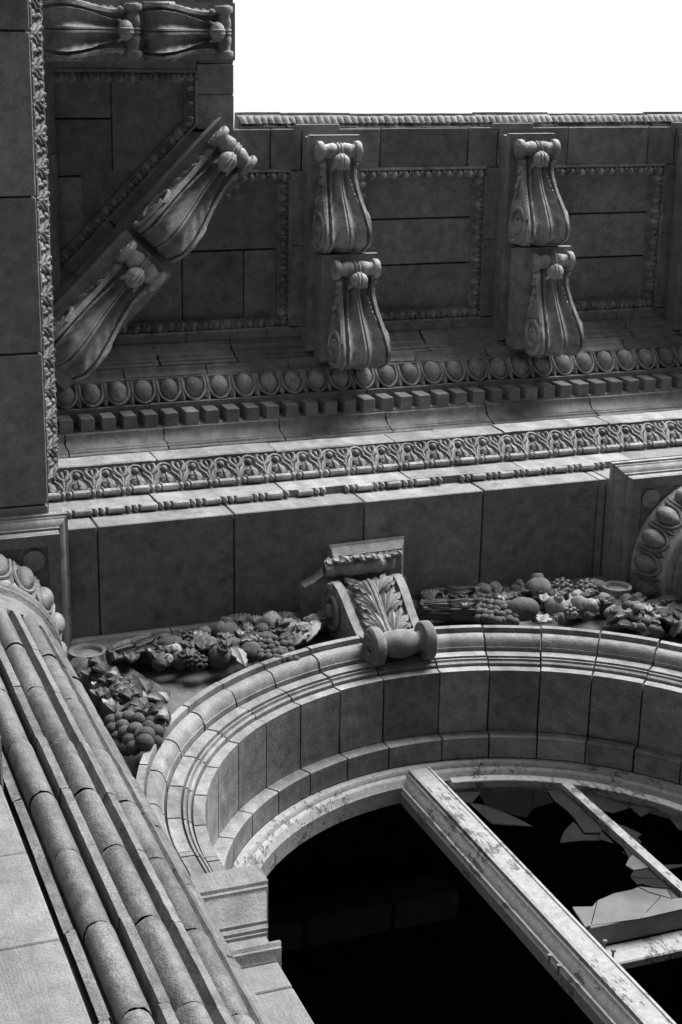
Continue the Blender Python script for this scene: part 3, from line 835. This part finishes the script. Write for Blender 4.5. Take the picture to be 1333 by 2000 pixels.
def column(cx, cy, label, lowest):
    c = thing('column', label, 'column', 'columns flanking the arched window')
    c.location = (cx, cy, 0)
    zj = [8.35, 7.72, 7.06, 6.49, 5.94, 5.345, 4.74, 4.1, 3.4, 2.7, 2.0, 1.2, .4, -.6]
    for a, b in zip(zj[:-1], zj[1:]):
        if a < lowest: break
        o = CMf['drum'](b + .0018, a - .0018, .562 + .0012 * (8.35 - a) + random.uniform(-.005, .005)).build('drum', 'shaft', c, 40)
        o.rotation_euler.z = radians(-107.5) + random.uniform(-.012, .012); o.location = (random.uniform(-.003, .003), random.uniform(-.003, .003), 0)
    o = CMf['top'](8.3525, 8.99, 9.25).build('drum', 'shaft', c, 40); o.rotation_euler.z = radians(-107.5)
    MB().lathe([(.40, zj[-1]), (.40, 9.3)], lambda x, y, h: (x, y, h), 32).build('core', 'mortar', c)
    MB().lathe([(.75, -1.6), (.75, -1.0), (.70, -.9), (.72, -.8), (.64, -.7), (.6, -.6), (.4, -.6)], lambda x, y, h: (x, y, h), 40).build('base', 'shaft', c)
    MB().lathe([(.55, 9.24), (.562, 9.25), (.575, 9.262), (.595, 9.275), (.598, 9.30), (.58, 9.318), (.575, 9.335), (.59, 9.345), (.606, 9.36), (.61, 9.385), (.595, 9.405), (.58, 9.41), (.575, 9.44), (.56, 9.45)], lambda x, y, h: (x, y, h), 64).build('neck_ring', 'shaft', c, 50)
    MB().lathe([(.56, 9.44), (.585, 9.50), (.60, 9.58), (.625, 9.68), (.65, 9.76), (.66, 9.79), (.5, 9.80)], lambda x, y, h: (x, y, h), 64).build('echinus', 'carved', c, 50)
    nE = 20
    for k in range(nE):
        a = 2 * pi * (k + .35) / nE
        if sin(a) > .45: continue                       # the far side is built into the wall
        rad = Vector((cos(a), sin(a), 0)); tan = Vector((-sin(a), cos(a), 0))
        for key_, da in (('egg', 0), ('egg_shell', 0), ('dart', pi / nE)):
            aa = a + da; rad = Vector((cos(aa), sin(aa), 0)); tan = Vector((-sin(aa), cos(aa), 0))
            t = (rad * .3 + Vector((0, 0, 1))).normalized(); n = tan.cross(t)
            if n.dot(rad) < 0: tan = -tan; n = -n
            unit(key_, c, frame(rad * .622 + Vector((0, 0, 9.63)), tan * .93, t * 1.25, n * .9), 'shaft')
    # abacus
    mb = MB(); rows = []
    for e, z in ((.78, 9.996), (.78, 9.955), (.765, 9.95), (.765, 9.935)) + tuple(bez((.755, 9.93), (.745, 9.905), (.712, 9.895), 4)) + ((.71, 9.88), (.695, 9.878), (.695, 9.822)):
        rows.append([(-e, -e, z), (e, -e, z), (e, .3, z), (-e, .3, z)])
    mb.grid(rows, True); mb.add([(p[0], p[1], p[2]) for p in rows[-1]], [(0, 1, 2, 3)]); mb.build('abacus', 'stone', c, 30)
    a = .693; b = .615; L = .34
    mb = MB()
    mb.poly([(b, -b + L), (b, .28), (-b, .28), (-b, -b + L), (-b + L, -b), (b - L, -b)], 9.797, 9.8235)
    mb.poly([(-a, -a), (a, -a), (a, -b), (-a, -b)], 9.797, 9.8235); mb.poly([(b, -b), (a, -b), (a, .28), (b, .28)], 9.797, 9.8235); mb.poly([(-a, -b), (-b, -b), (-b, .28), (-a, .28)], 9.797, 9.8235)
    mb.build('abacus_frame', 'stone', c, 0, fix=True)
    for sg in (-1, 1):
        MB().lathe([(0, 9.796), (.07, 9.796), (.075, 9.80), (.075, 9.823)], lambda x, y, h: (sg * .52 + x, -.52 + y, h), 24).build('roundel', 'stone', c, 50)
    return c
column(1.15, 3.90, 'fluted round column with filled flutes at the left of the arch', 0)
column(6.85, 3.90, 'column with egg carved capital cut off by the right edge', 8.0)

# ================================================================== PIER IN FRONT OF THE LEFT COLUMN
pier = thing('pier', 'flat tooled stone pier at the lower left beside the fluted column', 'pier')
pz = [6.64, 5.968, 5.267, 4.5, 3.7, 2.9, 2.0, 1.0, -1.6]
for a, b in zip(pz[:-1], pz[1:]):
    if a > 2.95: MB().box(-1.2, .934, 3.34 + random.uniform(-.003, .003), 4.14, b + .003, a - .003, .006).build('pier_block', 'tool', pier, 30)
MB().box(-1.2, .934, 3.342, 4.14, -1.6, 2.897, .006).build('pier_block', 'tool', pier, 30)
MB().box(-1.3, .95, 3.115, 4.13, 6.645, 6.95, .01).build('cap_slab', 'stone', pier, 30)

# ================================================================== WINDOW
win = thing('window', 'arched timber window with flaking white paint and smashed panes', 'window')
ring([(1.819, 4.757), (1.765, 4.757), (1.755, 4.768), (1.75, 4.785), (1.725, 4.79), (1.715, 4.80), (1.70, 4.83), (1.69, 4.84), (1.685, 4.95), (1.819, 4.95)], -pi / 2, pi / 2, 72).build('arch_frame', 'paint', win)
for sg in (-1, 1):
    MB().prism([(1.819, 4.757), (1.765, 4.757), (1.75, 4.785), (1.715, 4.80), (1.69, 4.84), (1.685, 4.95), (1.819, 4.95)], 1.6, 7.0, lambda r, y, z: (XC + sg * r, y, z)).build('jamb_frame', 'paint', win)
mp = [(-.175, 4.95), (-.175, 4.875), (-.165, 4.862), (-.16, 4.845), (-.148, 4.84)] + bez((-.143, 4.83), (-.118, 4.80), (-.108, 4.79), 3) + [(-.1, 4.775), (-.088, 4.772), (-.084, 4.75), (-.062, 4.745), (-.058, 4.752), (.058, 4.752), (.062, 4.745), (.084, 4.75), (.088, 4.772), (.1, 4.775)] + bez((.108, 4.79), (.118, 4.80), (.143, 4.83), 3) + [(.148, 4.84), (.165, 4.862), (.175, 4.95)]
MB().prism([(x * .92, y) for x, y in mp], 1.6, 8.745, lambda x, y, z: (XC + .0 + x, y, z)).build('mullion', 'paint', win)
# right-hand sash
ring([(1.64, 4.795), (1.575, 4.795), (1.57, 4.80), (1.565, 4.845), (1.64, 4.845)], radians(6), pi / 2, 40).build('sash_arch', 'paint', win)
MB().prism([(1.64, 4.795), (1.575, 4.795), (1.565, 4.845), (1.64, 4.845)], 6.7, 7.0, lambda r, y, z: (XC + r, y, z)).build('sash_stile', 'paint', win)
MB().box(4.155, 5.57, 4.80, 4.93, 6.70, 6.74, .004).build('sash_rail', 'metal', win)
MB().prism([(-.034, 4.845), (-.028, 4.79), (.026, 4.782), (.034, 4.845)], 6.735, 8.30, lambda x, y, z: (4.868 + x, y, z)).build('muntin', 'paint', win)
MB().box(4.15, 5.7, 4.935, 4.99, 6.52, 6.70, .008).build('transom', 'paint', win)
MB().box(2.15, 5.85, 4.70, 4.98, 1.4, 1.6, .01).build('sill', 'tool', win)
for (px, py) in ((1074, 1868), (1092, 1888), (1182, 1840), (1198, 1858)):
    p = atY(px, py, 4.80)
    MB().lathe([(0, -.012), (.012, -.012), (.014, -.008), (.014, 0), (.007, .0), (.007, .05)], lambda x, y, h: (p.x + x, 4.80 + h, p.z + y), 8).build('bolt', 'metal', win)
def shard(pts, Y, mat='glass', th=.010):
    q = [atY(860 + a / 2.818, 1480 + b / 2.818, Y) for a, b in pts]
    MB().prism([(p.x, p.z) for p in q], Y, Y + th, lambda a, b, s_: (a, s_, b)).build('glass_shard', mat, win, 0)
shard([(90, 190), (230, 185), (175, 245), (120, 240)], 4.824)
shard([(170, 250), (230, 258), (300, 280), (420, 330), (510, 378), (400, 368), (285, 355)], 4.812)
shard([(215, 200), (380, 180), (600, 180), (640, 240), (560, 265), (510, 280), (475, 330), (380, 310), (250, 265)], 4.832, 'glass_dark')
shard([(590, 180), (705, 175), (890, 395), (885, 412), (795, 412), (770, 378), (745, 340), (700, 290), (630, 238)], 4.822)
shard([(735, 352), (800, 418), (885, 418), (880, 455), (780, 455), (660, 468), (672, 425), (695, 390)], 4.833)
shard([(880, 395), (1055, 530), (1040, 550), (1000, 515), (1005, 490), (960, 470), (880, 450)], 4.818)
shard([(1058, 533), (1150, 603), (1067, 617), (1022, 590), (1042, 551)], 4.814, 'glass_pale')
shard([(1153, 606), (1240, 672), (1046, 652), (1066, 621)], 4.82)
shard([(1244, 675), (1300, 716), (1180, 712), (1112, 693), (1086, 698), (1049, 656)], 4.815)
shard([(1304, 719), (1340, 747), (1340, 790), (1265, 770), (1246, 730), (1184, 716)], 4.819)
shard([(730, 820), (840, 818), (862, 790), (828, 922), (800, 930)], 4.795, 'glass_pale')
shard([(868, 785), (960, 745), (1060, 725), (1086, 712), (1150, 742), (1215, 760), (1100, 885), (834, 921)], 4.797, 'glass_pale')
shard([(1092, 708), (1245, 725), (1272, 772), (1218, 757), (1152, 738)], 4.792, 'glass_pale')
shard([(1219, 762), (1275, 777), (1340, 770), (1340, 830), (1106, 884)], 4.794, 'glass_pale')
shard([(720, 190), (770, 195), (900, 215), (1045, 275), (950, 305), (900, 290), (898, 335), (860, 310)], 4.820)
shard([(1035, 262), (1180, 285), (1105, 325)], 4.826)
shard([(915, 350), (1015, 375), (1110, 420), (1085, 440), (1110, 462), (1095, 480), (1140, 500), (1130, 525), (1170, 535), (1170, 550), (1230, 590), (1340, 585), (1340, 598), (1225, 618), (1100, 510)], 4.828)
shard([(1250, 310), (1345, 330), (1345, 400), (1310, 392)], 4.820)

# ================================================================== ROOM BEHIND THE WINDOW
room = thing('room', 'unlit empty room seen through the broken arched window', 'room')
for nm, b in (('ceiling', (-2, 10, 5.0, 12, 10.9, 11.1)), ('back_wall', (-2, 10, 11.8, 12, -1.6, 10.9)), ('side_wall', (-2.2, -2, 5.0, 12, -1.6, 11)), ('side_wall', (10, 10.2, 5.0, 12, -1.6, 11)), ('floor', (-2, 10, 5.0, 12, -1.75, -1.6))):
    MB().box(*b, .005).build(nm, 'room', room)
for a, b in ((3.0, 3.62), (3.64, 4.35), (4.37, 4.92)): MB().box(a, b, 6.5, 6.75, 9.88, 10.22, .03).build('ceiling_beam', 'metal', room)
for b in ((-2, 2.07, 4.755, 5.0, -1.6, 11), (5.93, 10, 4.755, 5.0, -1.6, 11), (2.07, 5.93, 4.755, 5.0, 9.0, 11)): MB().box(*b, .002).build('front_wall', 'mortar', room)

# ================================================================== GARLANDS
def V3(px, py, Y): p = atY(px, py, Y); return Vector((p.x, p.y, p.z))
OUT = Vector((0, -1, -.25)).normalized()
class Garland:
    def __init__(s, label):
        s.t = thing('garland', label, 'garland', 'fruit garlands beside the keystone')
    def fruit(s, px, py, r, Y=4.03, sx=1, sz=1, mat='darker', bump=.05, name='fruit'):
        MB().ell(V3(px, py, Y), (r * sx, r, r * sz), 18, 12, bump=bump, rough=.035).build(name, mat, s.t, 60)
    def pom(s, px, py, r, dirv=(0, -1, -.5), Y=4.02, mat='darker'):
        c = V3(px, py, Y); d = Vector(dirv).normalized(); q = Vector((0, 0, 1)).rotation_difference(d).to_matrix()
        mb = MB(); mb.ell(c, (r, r, r * .95), 20, 12, rot=q, bump=.03, rough=.02, fn=lambda a, th: 1 + .05 * cos(5 * a) * sin(th))
        mb.lathe([(r * .48, r * .78), (r * .44, r * 1.05), (r * .36, r * 1.16), (r * .28, r * 1.1), (r * .22, r * .9), (.0, r * .82)], lambda x, y, h: c + q @ Vector((x, y, h)), 14)
        mb.build('pomegranate', mat, s.t, 60)
    def melon(s, px, py, r, ang=0.3, Y=4.02, mat='darker'):
        MB().ell(V3(px, py, Y), (r * 1.35, r, r), 24, 12, rot=Matrix.Rotation(ang, 3, 'Y') @ Matrix.Rotation(pi / 2, 3, 'Y') if False else Matrix.Rotation(ang, 3, 'Y'), fn=lambda a, th: 1 + .08 * abs(sin(5 * th + 2 * a * 0))).build('melon', mat, s.t, 60)
    def cone(s, px, py, r, Y=4.02, mat='darker'):
        c = V3(px, py, Y); mb = MB(); mb.ell(c, (r * .9, r * .9, r * .9), 12, 8)
        for i in range(6):
            th = .25 + 2.6 * i / 5
            for j in range(9):
                a = 2 * pi * (j + .5 * (i % 2)) / 9
                p = c + Vector((sin(th) * cos(a), sin(th) * sin(a), cos(th))) * r
                if p.y < c.y + .02: mb.ell(p, (r * .26, r * .2, r * .22), 6, 5)
        mb.build('pine_cone', mat, s.t, 60)
    def grapes(s, pts, r, mat='darker'):
        for i, (px, py, Y) in enumerate(pts):
            if not hasattr(Garland, 'gm'):
                g = MB().ell((0, 0, 0), (1, 1, 1.08), 14, 10, rough=.03).build('grape', mat, s.t, 60); Garland.gm = g
            else: g = inst(Garland.gm, s.t)
            k = r * random.uniform(.85, 1.1)
            g.matrix_local = Matrix.Translation(V3(px, py, Y)) @ Matrix.Rotation(random.uniform(0, 3), 4, 'Y') @ Matrix.Scale(k, 4)
    def leaf(s, p0, p1, Wd, Y0=4.06, Y1=3.98, lobes=4, curl=.03, mat='darker', nrm=None, serr=.35, fold=.3):
        MB().leaf(V3(*p0, Y0), V3(*p1, Y1), nrm or OUT, Wd, lobes, curl, .016, 18, fold=fold, serr=serr).build('leaf', mat, s.t, 50)
    def fan(s, px, py, r, Y=4.0, mat='darker', ang=0.0):
        c = V3(px, py, Y); rows = []
        mb = MB()
        for i in range(4):
            rr = r * (.15 + .85 * i / 3)
            rows.append([c + Vector((rr * sin(a + ang), -.01 - .012 * (k % 2) * (i > 0) - .02 * i / 3, rr * .9 * cos(a + ang))) for k, a in enumerate([-1.0 + 2.0 * k / 12 for k in range(13)])])
        back = [[p + Vector((0, .03, 0)) for p in r_] for r_ in rows]
        mb.grid([a + b[::-1] for a, b in zip(rows, back)], True); mb.build('ribbon_fan', mat, s.t, 40)
    def husk(s, p0, p1, r0, r1, Y=4.03, mat='darker', n=7):
        a = V3(*p0, Y); b = V3(*p1, Y); d = (b - a).normalized(); up = Vector((0, -1, 0)); sd = d.cross(up).normalized(); up = sd.cross(d)
        MB().tube([a, a.lerp(b, .3), a.lerp(b, .7), b], [r0 * .9, (r0 * 2 + r1) / 3 * .95, (r0 + 2 * r1) / 3 * .95, r1 * .9], 12).build('stem_bundle', mat, s.t)
        for k in range(n):
            an = 2 * pi * k / n
            for t0, t1 in ((0, .55), (.4, 1.02)):
                rr0 = r0 + (r1 - r0) * t0; rr1 = r0 + (r1 - r0) * t1
                o = (sd * cos(an + t0) + up * sin(an + t0))
                MB().leaf(a.lerp(b, t0) + o * rr0 * .85, a.lerp(b, t1) + o * rr1 * 1.15, o, .045, 3, .012, .014, 12, serr=.2).build('husk_leaf', mat, s.t, 50)
    def boss(s, px, py, r, depth, mat='pale'):
        c = V3(px, py, 4.15 - depth)
        MB().lathe([(r * 1.02, depth + .02), (r, depth * .5), (r * .97, .03), (r, .012), (r * .985, 0), (r * .82, 0), (r * .76, .008), (r * .70, .03), (r * .35, .022), (0, .018)], lambda x, y, h: (c.x + x, c.y + h, c.z + y), 40).build('boss', mat, s.t, 50)
    def ribbon(s, pts, Wd, mat='darker'):
        rows = []
        mb = MB()
        for i, (px, py, Y) in enumerate(pts):
            c = V3(px, py, Y); row = []
            for j in range(7):
                v = -1 + j / 3
                row.append(c + Vector((v * Wd * .4, -.012 * ((i + j) % 2), v * Wd)))
            rows.append(row)
        mb.grid([r_ + [p + Vector((0, .02, 0)) for p in r_[::-1]] for r_ in rows], True); mb.build('ribbon', mat, s.t, 45)

gl = Garland('fruit garland hanging left of the keystone with grape drop by the column')
gl.boss(171, 1270, .128, .10)
gl.husk((212, 1284), (300, 1268), .06, .095)
gl.fruit(312, 1296, .05, 4.0); gl.fruit(300, 1275, .06); gl.fruit(332, 1262, .075, sx=1.2, mat='darker', bump=.1); gl.fruit(322, 1250, .05)
gl.pom(352, 1290, .062, (.1, -1, -.6)); gl.cone(386, 1296, .062); gl.cone(362, 1248, .06)
gl.leaf((380, 1272), (405, 1235), .06, 4.03, 3.96); gl.leaf((402, 1270), (385, 1232), .05, 4.03, 3.96, mat='stone')
gl.pom(440, 1238, .10, (.2, -1, .3), 4.02, 'darker'); gl.pom(432, 1284, .085, (.05, -1, -.5), 4.0)
gl.fruit(408, 1262, .07); gl.fruit(400, 1240, .06)
gl.leaf((455, 1262), (478, 1300), .05, 4.0, 3.97, mat='stone'); gl.leaf((470, 1240), (492, 1222), .06, 4.02, 3.95, mat='stone'); gl.leaf((465, 1255), (500, 1250), .05, 4.02, 3.95, mat='stone')
gl.melon(490, 1274, .068, -.7)
random.seed(5)
gl.grapes([(502 + (k % 6) * 12 + random.uniform(-3, 3) + (k // 6) * 3, 1243 + (k // 6) * 10 + (k % 6) * 1.5 + random.uniform(-2, 2), 3.98 + .012 * abs(k % 6 - 2.5)) for k in range(30)], .031)
gl.fruit(530, 1218, .085, 4.03, mat='stone'); gl.fruit(512, 1232, .055)
gl.leaf((540, 1235), (580, 1212), .06, 4.03, 3.97, mat='stone'); gl.leaf((560, 1240), (612, 1222), .065, 4.02, 3.97, mat='stone', serr=.15); gl.leaf((598, 1252), (622, 1212), .05, 4.03, 3.97, mat='stone', serr=.15); gl.leaf((575, 1258), (600, 1225), .06, 4.03, 3.98, mat='stone'); gl.leaf((545, 1262), (575, 1240), .05, 4.03, 3.97)
gl.fruit(585, 1240, .07); gl.fruit(560, 1252, .06); gl.husk((600, 1222), (640, 1203), .05, .03, 4.02, 'stone', 5)
gl.fan(470, 1216, .10, 4.02, 'stone', .1); gl.fan(497, 1218, .07, 4.0, 'stone', .4); gl.fan(556, 1212, .09, 4.02, 'stone', .1)
for k, (px, py) in enumerate([(350, 1275), (372, 1270), (455, 1270), (475, 1262), (510, 1290), (540, 1285), (418, 1245), (340, 1280), (320, 1282), (565, 1232)]):
    gl.leaf((px, py + 8), (px + 14 * (-1) ** k, py - 12), .05, 4.06, 4.0, mat='darker')
# drop below the boss
random.seed(21)
for k in range(9):
    t = k / 8; px = 160 + 105 * t; py = 1302 + 105 * t
    gl.fruit(px + random.uniform(-4, 4), py + 6, .085 + .05 * t, 4.07, bump=.12)
for k in range(46):
    t = random.random(); px = 158 + 112 * t; py = 1298 + 112 * t
    an = random.uniform(-.3, 2.1); L_ = random.uniform(12, 20) + 6 * t; Wd = random.uniform(.04, .062) + .022 * t
    o = Vector((cos(an), 0, -sin(an)))
    c0 = V3(px, py, 4.0 - .07 * t + random.uniform(-.02, .02)) + o * (.03 + .05 * t)
    c1 = c0 + o * (L_ / 200.0) + Vector((0, random.uniform(-.05, .02), -.05))
    MB().leaf(c0, c1, Vector((o.x * .3, -1, o.z * .3 - .2)), Wd, 2, random.uniform(.02, .05), .018, 14, fold=random.uniform(-.3, .4), serr=.08, cup=random.uniform(-.25, .1)).build('leaf', random.choice(['darker', 'stone', 'darker']), gl.t, 50)
gl.grapes([(232, 1440, 3.98), (256, 1447, 3.95), (283, 1450, 3.93), (240, 1418, 3.93), (265, 1425, 3.90), (290, 1420, 3.90), (305, 1430, 3.93), (228, 1458, 4.0), (270, 1405, 3.9), (222, 1425, 3.98), (300, 1447, 3.97), (248, 1462, 3.99), (252, 1402, 3.92), (212, 1442, 4.02), (276, 1437, 3.92), (246, 1432, 3.93), (298, 1412, 3.92), (262, 1460, 3.97), (285, 1435, 3.91), (220, 1410, 3.95), (236, 1404, 3.93)], .047)
gl.ribbon([(225, 1305, 4.10), (255, 1318, 4.06), (280, 1330, 4.10), (300, 1345, 4.07), (318, 1352, 4.11), (330, 1362, 4.1)], .07)
gl.leaf((255, 1320), (285, 1352), .07, 4.1, 4.04, mat='darker'); gl.leaf((285, 1355), (325, 1368), .06, 4.12, 4.05, mat='stone', serr=.1)

def fill(g, path, n, rr, seed, mats):
    random.seed(seed)
    for k in range(n):
        t = random.random() * (len(path) - 1); i = int(t); f = t - i
        px = path[i][0] + (path[i + 1][0] - path[i][0]) * f; py = path[i][1] + (path[i + 1][1] - path[i][1]) * f + random.uniform(-16, 16)
        m = random.choice(mats); q = random.random(); Y = random.uniform(4.03, 4.08)
        if q < .35: g.fruit(px, py, rr * random.uniform(.5, .9), Y - .02, sx=random.uniform(.9, 1.3), mat=m, bump=.12)
        elif q < .45: g.cone(px, py, rr * .7, Y, m)
        else:
            a = random.uniform(0, 6.28); d = random.uniform(14, 26)
            g.leaf((px - d * .5 * cos(a), py - d * .25 * sin(a)), (px + d * .5 * cos(a), py + d * .25 * sin(a)), random.uniform(.035, .06), Y, Y - .07, lobes=random.choice((2, 3, 4)), mat=m, serr=random.uniform(.1, .4), fold=random.uniform(-.2, .5))
fill(gl, [(230, 1280), (330, 1275), (430, 1258), (520, 1240), (610, 1222)], 70, .07, 3, ['darker', 'darker', 'darker', 'stone'])
gr = Garland('fruit garland hanging right of the keystone under the right capital')
gr.boss(1205, 1144, .115, .17)
gr.husk((812, 1168), (925, 1172), .045, .085); gr.husk((820, 1190), (930, 1192), .05, .07)
gr.fan(845, 1168, .09, 3.99, 'stone', 0); gr.fan(900, 1152, .10, 4.0, 'stone', -.4); gr.fan(918, 1160, .08, 3.99, 'stone', .5)
gr.fruit(945, 1155, .07, mat='stone', bump=.1); gr.fruit(965, 1152, .065, mat='stone', bump=.12)
random.seed(9)
gr.grapes([(935 + (k % 7) * 12 + random.uniform(-3, 3), 1166 + (k // 7) * 10.5 + random.uniform(-2, 2) + (k % 7) * .8, 3.98 + .012 * abs(k % 7 - 3)) for k in range(35)], .034)
gr.melon(1022, 1190, .085, .2, 3.99); gr.leaf((1000, 1150), (1022, 1138), .06, 4.03, 3.97, mat='stone'); gr.pom(1008, 1155, .06, (.4, -1, .2))
gr.pom(1052, 1152, .105, (.1, -1, .5), 4.0, 'stone'); gr.pom(1086, 1184, .08, (.1, -1, -.3), 3.98, 'stone'); gr.leaf((1072, 1205), (1055, 1215), .06, 4.0, 3.96, mat='stone')
gr.cone(1098, 1150, .075, mat='stone'); gr.cone(1114, 1196, .06, mat='stone'); gr.cone(1145, 1152, .075, mat='stone'); gr.fruit(1165, 1150, .08, mat='stone', bump=.12)
gr.fruit(1132, 1182, .072, 3.98, mat='stone'); gr.pom(1155, 1184, .06, (.9, -.6, -.3), 3.98, 'stone'); gr.fruit(1075, 1165, .06); gr.fruit(1120, 1172, .06)
for k, (px, py) in enumerate([(985, 1160), (1030, 1165), (1068, 1148), (1085, 1160), (1120, 1158), (1160, 1168), (1040, 1205), (1100, 1210), (1140, 1205), (1172, 1178)]):
    gr.leaf((px, py + 8), (px + 15 * (-1) ** k, py - 12), .055, 4.06, 4.0, mat='darker')
for k, (a, b) in enumerate([((1172, 1198), (1210, 1170)), ((1185, 1215), (1230, 1200)), ((1215, 1190), (1262, 1165)), ((1232, 1215), (1262, 1178)), ((1250, 1190), (1300, 1180)), ((1282, 1215), (1300, 1185)), ((1300, 1225), (1333, 1195)), ((1310, 1240), (1345, 1215)), ((1200, 1225), (1240, 1225)), ((1255, 1240), (1280, 1205)), ((1275, 1180), (1330, 1172)), ((1318, 1180), (1350, 1172))]):
    gr.leaf(a, b, .075, 4.08, 3.97, mat='stone' if k % 2 else 'darker', lobes=3, curl=.04)
for k, (px, py, r) in enumerate([(1225, 1180, .075), (1250, 1200, .07), (1275, 1195, .07), (1300, 1205, .07), (1328, 1205, .08), (1243, 1180, .04), (1268, 1222, .05), (1345, 1225, .08), (1285, 1235, .05), (1215, 1210, .07)]):
    gr.fruit(px, py, r, 4.06, bump=.1)
gr.grapes([(1262, 1215, 3.98), (1275, 1228, 3.98), (1252, 1226, 4.0), (1244, 1190, 3.96)], .034)
fill(gr, [(830, 1180), (930, 1180), (1050, 1170), (1160, 1170)], 56, .07, 4, ['darker', 'darker', 'stone'])
fill(gr, [(1180, 1190), (1260, 1200), (1345, 1205)], 40, .075, 6, ['darker', 'darker', 'stone'])
